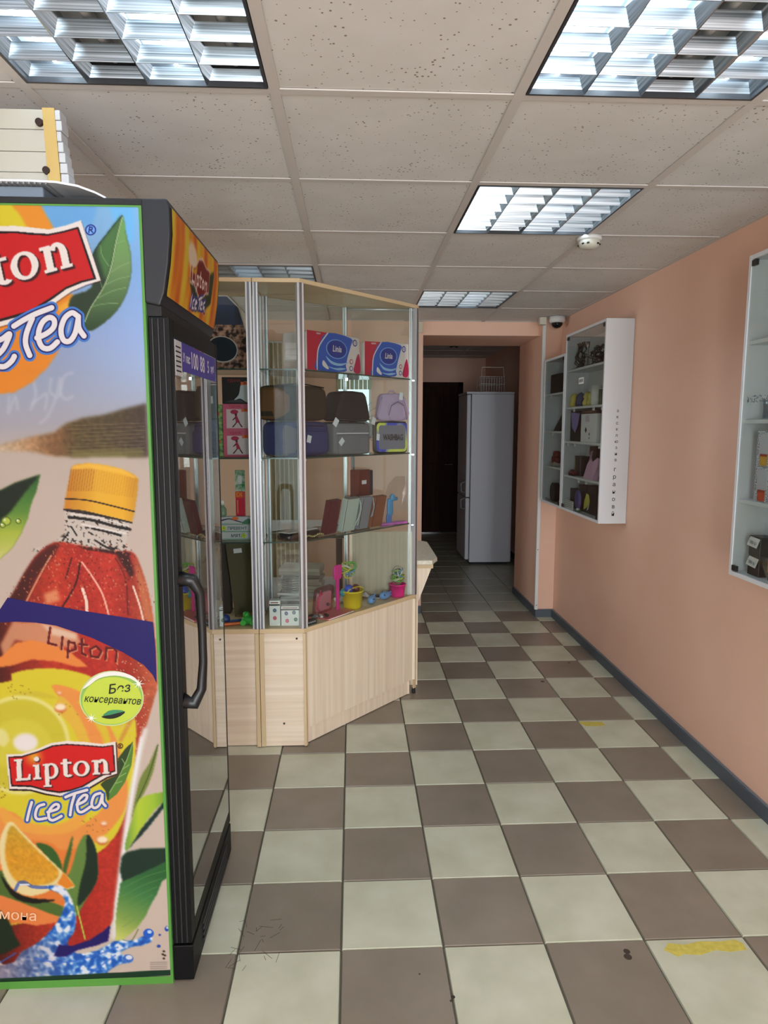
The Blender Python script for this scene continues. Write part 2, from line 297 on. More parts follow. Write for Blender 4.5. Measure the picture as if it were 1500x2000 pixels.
# ------------------------------------------------------------------ suspended ceiling
b = MB(); b.box(X0-.1, YB-.1, 2.50, 2.0, 9.7, 2.56, WHITE2); ceiling = struct('ceiling', b)
CX, CY, C = -.186, 1.776, .6
lamps = {(-1, -1): (1, 0, 1, 2), (1, -1): (1, 1, 0, 1), (1, 1): (1, 0, 1, 1), (1, 4): (0, 2, 1, 2), (-1, 3): (2, 1, 2, 0), (-1, -4): (1, 1, 1, 1), (1, -4): (1, 1, 0, 1), (-3, 1): (0, 0, 0, 1), (-3, 4): (0, 0, 0, 0)}
cell = MB(); cell.box(.012, .012, 0, .588, .588, .012, CEIL); cme = None
for i in range(-5, 3):
    for j in range(-8, 6):
        if (i, j) in lamps: continue
        x0, y0 = CX+i*C, CY+j*C; x1, y1 = min(x0+C, X1+.012), min(y0+C, YW+.012); x0c, y0c = max(x0, X0-.012), max(y0, YB-.012)
        if x1-x0c < .05 or y1-y0c < .05: continue
        if x1-x0 > .5999 and y1-y0 > .5999 and x0c == x0 and y0c == y0:
            if cme is None: o = cell.build('ceiling_tile'); o.parent = ceiling; cme = o.data
            else: o = bpy.data.objects.new('ceiling_tile', cme); COL.objects.link(o); o.parent = ceiling
            o.location = (x0, y0, ZC+.005)
        else: MB().box(x0c+.012, y0c+.012, ZC+.005, x1-.012, y1-.012, ZC+.017, CEIL).build('ceiling_tile', ceiling)
for i in range(-4, 4):
    x = CX+i*C
    if x > 1.59: continue
    MB().box(x-.013, YB, ZC, x+.013, YW, ZC+.004, RAIL).box(x-.002, YB, ZC+.004, x+.002, YW, ZC+.04, RAIL).build('ceiling_rail', ceiling)
for j in range(-7, 6):
    y = CY+j*C
    for i in range(-5, 3):
        xa, xb = max(CX+i*C+.013, X0), min(CX+(i+1)*C-.013, X1)
        if xb-xa > .05: MB().box(xa, y-.0125, ZC+.0005, xb, y+.0125, ZC+.004, RAIL).build('ceiling_rail', ceiling)
MB().box(X1-.019, YB, ZC, X1, YW, ZC+.004, RAIL).build('ceiling_rail', ceiling)
MB().box(X0, YW-.019, ZC, X1-.019, YW, ZC+.004, RAIL).build('ceiling_rail', ceiling)
# hall ceiling
for i in range(1, 4):
    for j in range(7, 13):
        x0, y0 = max(CX+i*C-.3+.1, .55), CY+j*C+.23; x1, y1 = min(CX+(i+1)*C-.3+.1, 1.86), y0+C
        if y0 > 9.4 or x1-x0 < .05: continue
        MB().box(x0+.012, max(y0, 6.03)+.012, 2.46, x1-.012, min(y1, 9.55)-.012, 2.47, CEIL).build('ceiling_tile', ceiling)
b = MB(); b.box(.55, 6.03, 2.4675, 1.86, 9.55, 2.472, RAIL)
b.build('hall_rail_grid', ceiling)

LN = {(-1, -1): 'ceiling light panel at the top left of the photo, above the drinks cooler', (1, -1): 'ceiling light panel at the top right corner of the photo',
      (1, 1): 'square ceiling light panel with the smoke detector at its corner', (1, 4): 'farthest ceiling light panel, just in front of the passage beam',
      (-1, 3): 'ceiling light panel partly hidden above the top of the corner showcase',
      (-1, -4): 'ceiling light panel behind the camera towards the shop front, left one', (1, -4): 'ceiling light panel behind the camera near the peach wall',
      (-3, 1): 'ceiling light panel over the room left of the drinks cooler', (-3, 4): 'ceiling light panel in the far left corner of the side room'}
def lamp(key, on):
    x, y = CX+key[0]*C, CY+key[1]*C
    L = thing('ceiling_light', LN.get(key), 'ceiling light', (x+.3, y+.3, ZC), 0, 'recessed louvered ceiling lights')
    M = Matrix.Translation((x, y, ZC)); a, c = .018, .582
    b = MB(M)
    for q in ((a-.003, a-.003, c+.003, a+.004), (a-.003, c-.004, c+.003, c+.003), (a-.003, a+.004, a+.004, c-.004), (c-.004, a+.004, c+.003, c-.004)): b.box(q[0], q[1], -.001, q[2], q[3], .075, mat((60, 62, 66), .4))
    b.box(a, a, .075, c, c, .079, mat((232, 235, 238), .35)); b.build('housing', L)
    n = 4; p = (c-a)/n
    for k in range(n+1):
        xc = a+k*p; l, r = (0 if k == 0 else -.017), (0 if k == n else .017)
        MB(M).add([(xc-.0012, a, .001), (xc+.0012, a, .001), (xc+r, a, .038), (xc+l, a, .038), (xc-.0012, c, .001), (xc+.0012, c, .001), (xc+r, c, .038), (xc+l, c, .038)],
                  [(0,1,2,3),(7,6,5,4),(0,4,5,1),(1,5,6,2),(2,6,7,3),(3,7,4,0)], LOUV).box(xc-.001, a, .038, xc+.001, c, .075, LOUV).build('louver_side', L)
    q = (c-a)/6.0
    for k in range(7):
        yc = a+k*q; l, r = (0 if k == 0 else -.012), (0 if k == 6 else .012)
        MB(M).add([(a, yc-.001, .003), (a, yc+.001, .003), (a, yc+r, .036), (a, yc+l, .036), (c, yc-.001, .003), (c, yc+.001, .003), (c, yc+r, .036), (c, yc+l, .036)],
                  [(3,2,1,0),(4,5,6,7),(1,5,4,0),(2,6,5,1),(3,7,6,2),(0,4,7,3)], LOUVW).build('louver_blade', L)
    for k in range(n):
        xc = a+(k+.5)*p
        MB(M).cyl((xc, a+.012, .054), (xc, c-.012, .054), .013, .013, TON if on[k] == 1 else TDIM, 12).build('lamp_tube', L, label='lit white tube' if on[k] == 1 else 'dark tube')
for k_, v_ in lamps.items(): lamp(k_, v_)

det = thing('smoke_detector', 'round cream smoke detector on the ceiling at the light panel corner', 'smoke detector', (1.021, 2.99, ZC))
MB().lathe([(.052, 0), (.052, -.012), (.047, -.016)][::-1], (1.021, 2.99, ZC), WHITE2).build('base', det)
MB().lathe([(.001, -.050), (.025, -.048), (.040, -.040), (.046, -.024), (.044, -.014)], (1.021, 2.99, ZC), mat((222, 220, 205), .5)).build('sensor_head', det)
b = MB()
for i in range(12):
    if i % 3: b.cyl((1.021+.043*math.cos(i*.5236), 2.99+.043*math.sin(i*.5236), ZC-.033), (1.021+.0455*math.cos(i*.5236+.2), 2.99+.0455*math.sin(i*.5236+.2), ZC-.033), .0035, .0035, BLACKM, 6)
b.build('vent_slot', det)
cc = thing('security_camera', 'white dome security camera with a black lens under the ceiling by the pillar', 'camera', (1.52, 5.09, ZC-.0))
MB().lathe([(.050, -.045), (.058, -.035), (.058, 0)], (1.52, 5.09, ZC), WHITE2).build('housing', cc)
MB().lathe([(.001, -.085), (.022, -.080), (.038, -.064), (.042, -.045)], (1.52, 5.09, ZC), mat((18, 18, 20), .08, name='smoked_dome')).build('dome', cc)
jb = MB(); jb.box(1.395, 5.10, ZC-.055, 1.445, 5.15, ZC, mat((222, 214, 196), .5)); tag(jb.build('junction_box', bevel=.004), 'small cream junction box on the ceiling left of the dome camera', 'box')
jb = MB(); jb.box(.50, 5.335, 2.234, .547, 5.36, 2.319, mat((224, 214, 190), .5)); tag(jb.build('alarm_box', bevel=.004), 'small cream box on the wall at the left end of the peach beam', 'box')
dl = thing('downlight', 'small round spotlight in the dark passage ceiling', 'ceiling light', (1.21, 8.2, 2.46))
MB().lathe([(.030, -.006), (.045, -.008), (.055, -.003), (.055, 0)], (1.21, 8.2, 2.46), BLACKM).build('trim_ring', dl); MB().lathe([(.001, -.012), (.016, -.010), (.022, 0)], (1.21, 8.2, 2.46), mat((220, 210, 190), .3)).build('bulb', dl)
d2 = thing('smoke_detector', 'white round detector on the passage ceiling behind the beam', 'smoke detector', (1.56, 7.2, 2.46)); MB().lathe([(.001, -.035), (.04, -.03), (.052, -.012), (.052, 0)], (1.56, 7.2, 2.46), WHITE2).build('sensor_head', d2)

# ------------------------------------------------------------------ white fridge in the hall
FRG = mat((206, 210, 220), .4, name='white_enamel')
fx0, fx1, fy0, fy1, fz = 1.225, 1.735, 7.27, 7.86, 1.885
fr = thing('refrigerator', 'tall white two-door refrigerator standing side-on in the dark passage', 'refrigerator', (1.48, 7.56, 0))
MB().box(fx0+.05, fy0, .03, fx1, fy1, fz-.025, FRG).build('body', fr, bevel=.006); MB().box(fx0-.005, fy0-.004, fz-.025, fx1+.003, fy1, fz, FRG).build('top_panel', fr, bevel=.006)
MB().box(fx0, fy0+.002, .75, fx0+.044, fy1-.002, fz-.03, FRG).build('door', fr, bevel=.01); MB().box(fx0, fy0+.002, .06, fx0+.044, fy1-.002, .742, FRG).build('door', fr, bevel=.01)
for z in (.62, .80): MB().tube([(fx0+.002, fy0+.05, z), (fx0-.04, fy0+.05, z+.01), (fx0-.045, fy0+.05, z+.10), (fx0+.002, fy0+.05, z+.12)], .010, mat((120, 120, 124), .5)).build('handle', fr)
MB().box(fx0+.07, fy0+.04, 0, fx1-.04, fy1-.04, .03, BLACKM).build('foot', fr)
ck = thing('wire_basket', 'small white wire basket standing on the tall refrigerator', 'basket', (1.53, 7.55, fz))
WIR = mat((236, 232, 222), .5, name='coated_wire'); bx = [(1.40, 7.42), (1.655, 7.42), (1.655, 7.66), (1.40, 7.66)]
b = MB()
for z in (fz+.006, fz+.09, fz+.17): b.tube([(x, y, z) for x, y in bx], .0035, WIR, 6, closed=True)
b.build('rim', ck); b = MB()
for i in range(10):
    x = 1.40+.255*i/9; b.tube([(x, 7.42, fz+.17), (x, 7.42, fz+.006), (x, 7.66, fz+.006), (x, 7.66, fz+.17)], .0025, WIR, 5)
b.build('wires', ck); MB().tube([(1.405, 7.43, fz+.17), (1.41, 7.43, fz+.27), (1.645, 7.43, fz+.27), (1.65, 7.43, fz+.17)], .004, WIR, 6).build('handle', ck)

# ------------------------------------------------------------------ wall cabinets
XF = 1.435
HL = mat((30, 30, 32), .4)
def wall_cab(name, label, y0, y1, z0, z1, shelves, split, th=.016):
    t = thing(name, label, 'cabinet', (1.52, (y0+y1)/2, z0))
    xb = X1-.001
    MB().box(XF, y0, z0, xb, y0+th, z1, WHITE).build('side_panel', t, bevel=.001); MB().box(XF, y1-th, z0, xb, y1, z1, WHITE).build('side_panel', t, bevel=.001)
    MB().box(XF, y0+th, z1-th, xb, y1-th, z1, WHITE).build('top_panel', t, bevel=.001); MB().box(XF, y0+th, z0, xb, y1-th, z0+th, WHITE).build('bottom_panel', t, bevel=.001)
    MB().box(xb-.004, y0+th, z0+th, xb, y1-th, z1-th, mat((205, 207, 208), .6)).build('back_panel', t)
    for z in shelves: MB().box(XF+.012, y0+th, z-.014, xb-.004, y1-th, z, WHITE).build('shelf', t, bevel=.001)
    n = 2 if split else 1; ww = (y1-y0-2*th)/n
    for k in range(n):
        a = y0+th+k*ww+.002; d = MB().box(XF+.002, a, z0+th+.003, XF+.006, a+ww-.004, z1-th-.003, GLASS).build('door', t)
        for yy in ((a+.002, a+.03),) if k == 0 else ((a+ww-.034, a+ww-.006),):
            for zz in (z0+th+.004, z1-th-.024): MB().box(XF-.001, yy[0], zz, XF+.009, yy[1], zz+.02, HL).build('hinge', d)
    return t
zsA = [1.19, 1.418, 1.643, 1.888]; zsB = [1.226, 1.482, 1.753]; zsR = [1.246, 1.54, 1.824]
cA = wall_cab('wall_cabinet', 'tall white glass-door wall cabinet with vertical lettering on its end panel', 3.86, 4.585, .950, 2.123, zsA, True)
cB = wall_cab('wall_cabinet', 'lower narrow white glass-door wall cabinet beyond the lettered cabinet', 4.600, 5.085, .950, 2.005, zsB, False)
cR = wall_cab('wall_cabinet', 'white glass-door wall cabinet cut off by the right edge of the photo', 1.78, 2.475, .955, 2.126, zsR, True)
INK = mat((38, 38, 42), .6, name='black_ink')
for k, ch in enumerate('эксклюзив'): text(ch, .026, up(1.522, 3.859, 1.605-.0352*k), INK, cA, bold=.0002, local=False)
for k, ch in enumerate('грановй'): text(ch, .034, up(1.520, 3.859, 1.268-.0435*k), INK, cA, bold=.0003, local=False)

# goods in the wall cabinets: helper for small items standing on a shelf, local x runs along the shelf (-y of the room)
def yu(u, d): q = ray(u, 850); return (XF+d)*q.y/q.x
def shelf_thing(name, label, cat, y, z, d=.07, rz=0, group=None): return thing(name, label, cat, (XF+d, y, z+.0005), -math.pi/2+rz, group)
def tagpaper(y, z, label, w_=.035, h_=.03):
    t = thing('price_tag', label, 'price tag', (XF+.010, y, z), -math.pi/2, 'price tags clipped to cabinet shelves')
    MB().box(-w_/2, 0, -h_, w_/2, .0012, .0, WHITE2).build('paper', t, True); MB().box(-w_/2+.004, -.0004, -h_*.55, w_/2-.006, 0, -h_*.45, mat((70, 90, 150), .6)).build('price_line', t, True)
def crown_box(t, w_, d_, h_, m, front=None):
    MB().box(-w_/2, -d_/2, 0, w_/2, d_/2, h_, m).build('box', t, True, bevel=.001)
# A, shelf top (z 1.888): dark wire figures
def figure(t, m, h_, n=7, w_=.05):
    r = random.Random(int(h_*1e4)+n)
    for i in range(n):
        P = [Vector((r.uniform(-w_, w_), r.uniform(-.02, .02), h_*k/4)) for k in range(5)]
        b = MB(); b.tube(P, .0035, m, 5); b.build('stem', t, True)
    MB().box(-w_, -.025, 0, w_, .025, .006, m).build('base', t, True)
PEW = mat((58, 56, 54), .35, .6, name='dark_pewter')
figure(shelf_thing('metal_figurine', 'dark pewter openwork figurine on the top shelf, left of the glass divider', 'figurine', yu(1130, .05), 1.888, .05), PEW, .16, 11, .09)
figure(shelf_thing('metal_figurine', 'dark branching metal figurine on the top shelf nearest the lettered end', 'figurine', yu(1165, .05), 1.888, .05), PEW, .11, 16, .15)
t = shelf_thing('candlestick', 'slim pale metal candlestick among the dark figurines on the top shelf', 'candlestick', yu(1142, .03), 1.888, .03)
MB().lathe([(.022, 0), (.02, .006), (.005, .012), (.005, .11), (.012, .125), (.012, .15)], (0, 0, 0), mat((150, 148, 142), .3, .7), 12).build('stick', t, True)
# A shelf 1.643: mugs and colour figures
MUGS = [((225, 224, 220), 'white mug with a dark picture on the second shelf'), ((70, 90, 60), 'dark green small mug at the near end of the second shelf')]
for (c_, lb), y, s_ in zip(MUGS, (yu(1165, .05), yu(1177, .05)), (1.3, 1.0)):
    t = shelf_thing('mug', lb, 'mug', y, 1.643, .05); MB().lathe([(.030*s_, 0), (.032*s_, .004), (.032*s_, .09*s_), (.029*s_, .09*s_), (.028*s_, .01), (.001, .008)], (0, 0, 0), mat(c_, .25), 18).build('cup', t, True)
    MB().tube([(.030*s_, 0, .075*s_), (.052*s_, 0, .07*s_), (.055*s_, 0, .035*s_), (.030*s_, 0, .02*s_)], .005*s_, mat(c_, .25), 6).build('handle', t, True)
for (y, cs, lb) in ((1120, ((214, 190, 80), (190, 90, 70)), 'yellow and red little figurine at the far end of the second shelf'), (1132, ((54, 60, 110), (220, 190, 160)), 'navy and cream little figurine on the second shelf'), (1146, ((206, 190, 90), (90, 100, 80)), 'yellow figurine with green base beside the glass divider'), (1154, ((205, 195, 110), (70, 90, 60)), 'yellow striped figurine next to the white mug')):
    t = shelf_thing('figurine', lb, 'figurine', yu(y, .04), 1.643, .04); MB().lathe([(.03, 0), (.036, .02), (.024, .045), (.032, .055), (.020, .080), (.001, .092)], (0, 0, 0), mat(cs[0], .4), 12).build('body', t, True); MB().sph((0, -.014, .05), .010, mat(cs[1], .4), 8).build('detail', t, True)
# A shelf 1.418: scarf, white bag, dark box
t = shelf_thing('folded_scarf', 'lilac satin scarf hanging on a black stand on the third shelf', 'scarf', yu(1126, .035), 1.418, .035)
MB().box(-.13, .0, 0, .13, .02, .20, BLACKM).build('stand', t, True)
MB().add([(-.11, -.006, .19), (.07, -.006, .18), (.05, -.012, .10), (.0, -.010, .055), (-.06, -.012, .09), (-.11, .0, .185), (.07, .0, .175), (.0, -.002, .06)], [(0,4,3,2,1), (0,1,6,5)], mat((150, 136, 196), .4)).build('cloth', t, True)
t = shelf_thing('paper_gift_bag', 'white paper gift bag with a small black diamond emblem on the third shelf', 'bag', yu(1158, .055), 1.418, .055)
MB().box(-.14, -.03, 0, .14, .03, .175, WHITE2).build('bag', t, True, bevel=.002); MB().flat([(-.045, .075), (-.025, .055), (-.045, .035), (-.065, .055)][::-1], INK, M=up(0, -.031, 0) @ Matrix.Translation((0, .02, 0))).build('emblem', t, True)
MB().flat(ell(.02, .05, .009, .009), INK, M=up(0, -.031, 0)).flat(ell(.02, .025, .007, .007), INK, M=up(0, -.031, 0)).build('emblem', t, True); MB().box(-.05, -.033, .125, .01, -.030, .165, mat((212, 200, 216), .5)).build('sticker', t, True)
t = shelf_thing('leather_case', 'brown flat case lying on top of the white gift bag', 'case', yu(1158, .055), 1.418+.176, .055); MB().box(-.13, -.028, 0, .12, .028, .022, mat((96, 60, 54), .5)).build('body', t, True, bevel=.004); MB().box(-.08, -.0285, .010, .06, -.028, .012, mat((190, 170, 130), .4)).build('seam', t, True)
# A shelf 1.19: pink bag, dark boxes
t = shelf_thing('pouch', 'pale pink pouch leaning on dark boxes on the fourth shelf', 'pouch', yu(1155, .03), 1.19, .03)
MB(Matrix.Diagonal((1.9, 1, 1.1, 1))).add([(-.05, -.01, .0), (.04, -.012, .0), (.06, .0, .07), (.05, .01, .125), (.02, .0, .10), (-.0, .005, .13), (-.03, .0, .08), (-.05, .012, 0), (.045, .02, 0), (.06, .025, .07), (.055, .02, .12), (-.02, .02, .11)],
    [(0,1,2,3,4,5,6), (1,8,9,2), (2,9,10,3), (0,6,11,7), (6,5,11)], mat((222, 178, 206), .5)).build('cloth', t, True); MB().tube([(-.01, 0, .12), (-.02, .01, .17), (.0, .012, .175), (.005, 0, .12)], .003, mat((200, 150, 180), .5), 5).build('strap', t, True)
t = shelf_thing('gift_box', 'tall black gift box at the near end of the fourth shelf', 'box', yu(1171, .10), 1.19, .10); crown_box(t, .12, .07, .20, BLACKM); MB().box(-.062, -.037, .15, .062, .037, .202, mat((44, 24, 28), .5)).build('lid', t, True)
t = shelf_thing('gift_box', 'dark box with a gold line behind the pink pouch', 'box', yu(1139, .09), 1.19, .09); crown_box(t, .12, .06, .13, mat((40, 32, 34), .5)); MB().box(-.061, -.0312, .02, -.050, -.030, .11, mat((170, 150, 90), .4)).build('stripe', t, True)
t = shelf_thing('toy_car', 'small dark red model car on the far end of the fourth shelf', 'toy', yu(1121, .03), 1.19, .03); MB().sbox((0, 0, .018), (.13, .03, .022), mat((130, 30, 44), .3), .5).build('body', t, True); MB().sbox((0, 0, .032), (.045, .026, .018), mat((90, 30, 40), .3), .5).build('cabin', t, True)
for sx in (-.028, .028): MB().cyl((sx, -.017, .008), (sx, .017, .008), .008, .008, BLACKM, 10).build('wheel', t, True)
# A bottom: dark books/boxes, hanging keyrings
for y, hh, lb, c_ in ((1112, .13, 'dark box with a small green and white sticker on the cabinet floor, far end', (38, 28, 24)), (1131, .13, 'black box behind the purple leaf-shaped bag', (24, 24, 30)), (1150, .17, 'brown leather box behind the yellow tags', (46, 34, 28)), (1168, .18, 'black box at the lettered end of the cabinet floor', (22, 22, 24))):
    t = shelf_thing('gift_box', lb, 'box', yu(y, .085), .966, .085); crown_box(t, .155, .05, hh, mat(c_, .5)); MB().box(-.056, -.0262, hh*.8, .056, -.025, hh*.82, mat((90, 74, 60), .5)).build('lid_seam', t, True)
    if y == 1112: MB().box(-.04, -.0265, .07, -.015, -.0262, .10, mat((226, 220, 170), .5)).box(-.035, -.0265, .04, -.018, -.0262, .068, mat((128, 132, 50), .5)).build('sticker', t, True)
t = shelf_thing('leaf_pouch', 'purple leaf-shaped pouch hanging in the bottom of the cabinet', 'pouch', yu(1134, .035), .975, .035); MB().sbox((0, 0, .065), (.12, .02, .13), mat((96, 84, 160), .4), .9, 14).build('body', t, True); MB().box(-.001, -.0108, .0, .001, -.010, .125, mat((60, 50, 110), .5)).build('seam', t, True)
t = shelf_thing('paper_tag', 'yellow and white folded tags in front of the brown box', 'tag', yu(1151, .03), .990, .03); MB(Matrix.Diagonal((1.8, 1, 1.2, 1))).add([(-.03, 0, .0), (.01, -.003, .02), (.03, 0, .05), (.02, 0, .085), (-.01, .003, .09), (-.025, 0, .05)], [(0, 1, 2, 3, 4, 5)], mat((206, 200, 86), .6)).build('tag', t, True); MB().add([(.0, .002, .0), (.03, .0, .01), (.045, .002, .05), (.02, .004, .07)], [(0, 1, 2, 3)], WHITE2).build('tag', t, True)
t = shelf_thing('price_card', 'white card with printed lines standing on the cabinet floor', 'card', yu(1116, .018), .966, .018); MB().box(-.09, 0, 0, .09, .002, .055, WHITE2).build('card', t, True)
for k in range(4): MB().box(-.08, -.0006, .01+.012*k, .08-.01*(k % 2), 0, .013+.012*k, mat((70, 72, 84), .6)).build('printed_line', t, True)
t = shelf_thing('lighter_set', 'small heap of green and white trinkets beside the printed card', 'trinket', yu(1135, .02), .966, .020); MB().sbox((0, 0, .01), (.06, .03, .018), mat((90, 130, 96), .4), .7, 10).build('body', t, True); MB().sbox((.012, -.006, .02), (.03, .02, .014), WHITE2, .7, 10).build('cap', t, True)
for k, (y, z, lb) in enumerate([(4.40, 1.643, 'yellow price tag under the second shelf of the lettered cabinet'), (4.04, 1.643, 'white price tag under the second shelf beside the lettered end'), (3.90, 1.643, 'white price tag hanging at the lettered end of the second shelf'), (4.50, 1.418, 'white price tag at the far end of the third shelf'), (4.36, 1.418, 'white price tag under the black scarf stand'), (3.92, 1.418, 'long white price tag at the lettered end of the third shelf'), (4.26, 1.19, 'white price tag at the middle of the fourth shelf'), (4.12, 1.19, 'white price tag under the pale pink pouch')]): tagpaper(y, z-.002, lb)
st = thing('shop_sign', 'small white printed sticker on the glass door below the top shelf', 'sticker', (XF-.0005, 4.25, 1.80), -math.pi/2); MB().box(-.045, -.001, -.02, .045, 0, .02, WHITE2).build('paper', st, True); text('ЗАКАЗ', .024, up(0, -.0015, .0), INK, st, bold=.0006)
# B goods
t = shelf_thing('gift_box', 'black square box on the upper shelf of the narrow cabinet', 'box', yu(1089, .05), 1.753, .05); crown_box(t, .22, .06, .135, BLACKM); MB().box(-.111, -.0312, .10, .111, -.030, .104, mat((60, 60, 64), .4)).build('lid_seam', t, True)
t = shelf_thing('folder', 'black folder leaning in the middle of the narrow cabinet', 'folder', yu(1094, .05), 1.482, .05); MB().add([(-.07, -.03, 0), (.07, -.03, 0), (.07, .03, .17), (.01, .03, .17), (-.07, -.01, 0), (.07, -.01, 0), (.07, .045, .17), (.01, .045, .17)], [(0,1,2,3),(7,6,5,4),(0,3,7,4),(1,5,6,2),(3,2,6,7)], BLACKM).build('cover', t, True); MB().box(-.05, -.031, .0, .06, -.029, .006, mat((80, 80, 84), .4)).build('spine_strip', t, True)
t = shelf_thing('toy_car', 'dark red model car with white wheels in the narrow cabinet', 'toy', yu(1088, .045), 1.226, .045); MB().sbox((0, 0, .05), (.13, .05, .06), mat((112, 34, 34), .35), .6).build('body', t, True); MB().sbox((.01, 0, .09), (.08, .045, .05), mat((130, 40, 40), .35), .6).build('cabin', t, True)
for sx in (-.04, .04): MB().cyl((sx, -.03, .018), (sx, .03, .018), .018, .018, mat((190, 180, 170), .4), 12).build('wheel', t, True)
t = shelf_thing('round_box', 'black round box standing on edge at the bottom of the narrow cabinet', 'box', yu(1088, .05), .966, .05); MB().cyl((0, -.02, .07), (0, .02, .07), .07, .07, BLACKM, 24).build('body', t, True); MB().cyl((0, -.022, .07), (0, -.018, .07), .058, .058, mat((50, 50, 54), .4), 24).build('lid', t, True)
t = shelf_thing('jewelry', 'small pile of silver trinkets on the floor of the narrow cabinet', 'jewelry', yu(1072, .03), .966, .03)
for k in range(6): MB().sph((-.06+.025*k, .004*(k % 2), .008), .008, mat((150, 152, 156), .3, .6), 6).build('bead', t, True)
tagpaper(4.86, 1.48, 'white price tag under the middle shelf of the narrow cabinet'); tagpaper(4.93, 1.748, 'white price tag under the upper shelf of the narrow cabinet')
tagpaper(4.95, 1.975, 'white price strip inside the top of the narrow cabinet', .07, .014)
# R goods
t = shelf_thing('picture_frame', 'white picture frame with a dark green picture at the right edge of the photo', 'picture frame', 2.385, 1.824, .10, -.2)
for q in ((-.06, 0, .06, .02), (-.06, .11, .06, .13), (-.06, .02, -.04, .11), (.04, .02, .06, .11)): MB().box(q[0], -.006, q[1], q[2], .006, q[3], WHITE2).build('frame_bar', t, True, bevel=.002)
MB().box(-.04, .0, .02, .04, .004, .11, noise_mat('leafy_picture', (20, 36, 26), (90, 110, 84), (60, 60, 60), .5)).build('picture', t, True)
for y, hh, lb in ((2.40, .07, 'small clear glass at the far end of the third shelf, right cabinet'), (2.33, .05, 'low clear glass with a pale candle in the right cabinet')):
    t = shelf_thing('drinking_glass', lb, 'glass', y, 1.54, .07); MB().lathe([(.022, .002), (.024, hh), (.022, hh), (.020, .006), (.001, .006)], (0, 0, 0), FILM, 16).build('glass', t, True)
    if hh < .06: MB().lathe([(.018, .007), (.018, .03), (.001, .032)], (0, 0, 0), mat((206, 204, 180), .5), 14).build('candle', t, True)
t = thing('decal', 'grey dotted pattern sticker on the glass door of the right cabinet', 'sticker', (XF-.0008, 2.33, 1.612), -math.pi/2)
r_ = random.Random(4)
b = MB()
for k in range(120):
    x, z = r_.uniform(-.10, .10), r_.uniform(-.012, .012); b.box(x, -.0006, z, x+.003, 0, z+.003, mat((84, 90, 104), .6))
tag(b.build('dots', t, True), kind='stuff')
DOT = noise_mat('speckled_carton', (50, 56, 66), (208, 212, 220), (240, 240, 240), .5, 2, .44, .5)
for k, (z, c_, lb) in enumerate(((1.246, (216, 84, 50), 'speckled carton with an orange-red cup picture, lower of two stacked'), (1.373, (222, 168, 60), 'speckled carton with a yellow cup picture, upper of two stacked'))):
    t = shelf_thing('mug_carton', lb, 'carton', 2.33, z, .07, 0, 'stacked speckled cartons'); MB().box(-.05, -.05, 0, .07, .05, .126, DOT).build('carton', t, True)
    MB().box(-.035, -.0508, .045, .025, -.050, .115, mat((206, 204, 214), .5)).build('label', t, True); MB().box(-.028, -.0512, .004, .015, -.0505, .044, mat(c_, .5)).box(-.028, -.0514, .036, .015, -.0512, .044, mat((170, 60, 50), .5)).build('cup_picture', t, True)
for k, z in enumerate((.972, 1.045)):
    t = shelf_thing('black_box', ('lower' if k == 0 else 'upper')+' small black box with a slanted white price card, right cabinet', 'box', 2.37, z, .06); MB().box(-.035, -.03, 0, .035, .03, .072, mat((34, 30, 34), .4)).build('box', t, True, bevel=.002)
    MB().add([(-.042, -.034, .035), (.02, -.034, .030), (.036, -.032, .066), (-.024, -.032, .070)], [(0, 1, 2, 3)], WHITE2).build('price_card', t, True); text('380 р' if k else '280 р', .017, up(-.004, -.0350, .048, -.05), mat((60, 80, 130), .6), t)
for k, (y, lb) in enumerate(((2.275, 'green bottle with an orange label beside the black boxes'), (2.19, 'dark bottle with a pale label at the right photo edge'))):
    t = shelf_thing('bottle', lb, 'bottle', y, .972, .06); MB().lathe([(.028, 0), (.030, .004), (.030, .085), (.014, .105), (.012, .125), (.012, .135)], (0, 0, 0), mat((26, 44, 30), .15), 18).build('glass_body', t, True)
    MB().lathe([(.0305, .03), (.0305, .075)], (0, 0, 0), mat((214, 128, 66) if k == 0 else (200, 180, 170), .5), 18).build('label', t, True); MB().lathe([(.0135, .118), (.0135, .142), (.001, .143)], (0, 0, 0), mat((190, 180, 80), .4), 12).build('cap', t, True)

# ------------------------------------------------------------------ glass showcases (corner unit and left unit)
ZB, ZT = .578, 2.138; SH = [.985, 1.372, 1.768]
A_, B_, C_, P_, E_ = (-.437, 3.07), (-.23, 3.07), (.356, 3.707), (-.02, 3.707), (-.437, 3.42)
def inset(poly, d):
    n = len(poly); out = []; L = []
    for i in range(n):
        p, q = Vector(poly[i]), Vector(poly[(i+1) % n]); e = (q-p).normalized(); nn = Vector((-e.y, e.x)); L.append((p+nn*d, e))
    for i in range(n):
        (p, e), (q, f) = L[i-1], L[i]; den = e.x*f.y-e.y*f.x; t = ((q-p).x*f.y-(q-p).y*f.x)/den; out.append(tuple(p+e*t))
    return out
def wallseg(b, p, q, z0, z1, th, m, trim=0):              # upright slab along p->q, thickness towards the left of the direction
    p, q = Vector(p), Vector(q); e = (q-p).normalized(); n = Vector((-e.y, e.x))*th; p = p+e*trim; q = q-e*trim
    return b.prism([tuple(p), tuple(q), tuple(q+n), tuple(p+n)], z0, z1, m)
def post(t, p, ang=0, s=.022, z0=ZB, z1=ZT, name='post'):
    M = Matrix.Translation((p[0], p[1], 0)) @ Matrix.Rotation(ang, 4, 'Z'); b = MB(M); h = s/2
    b.box(-h, -h, z0, h, h, z1, ALU); b.box(-h*.4, -h-.002, z0, h*.4, -h, z1, mat((150, 152, 158), .3, 1)); b.build(name, t, bevel=.001)
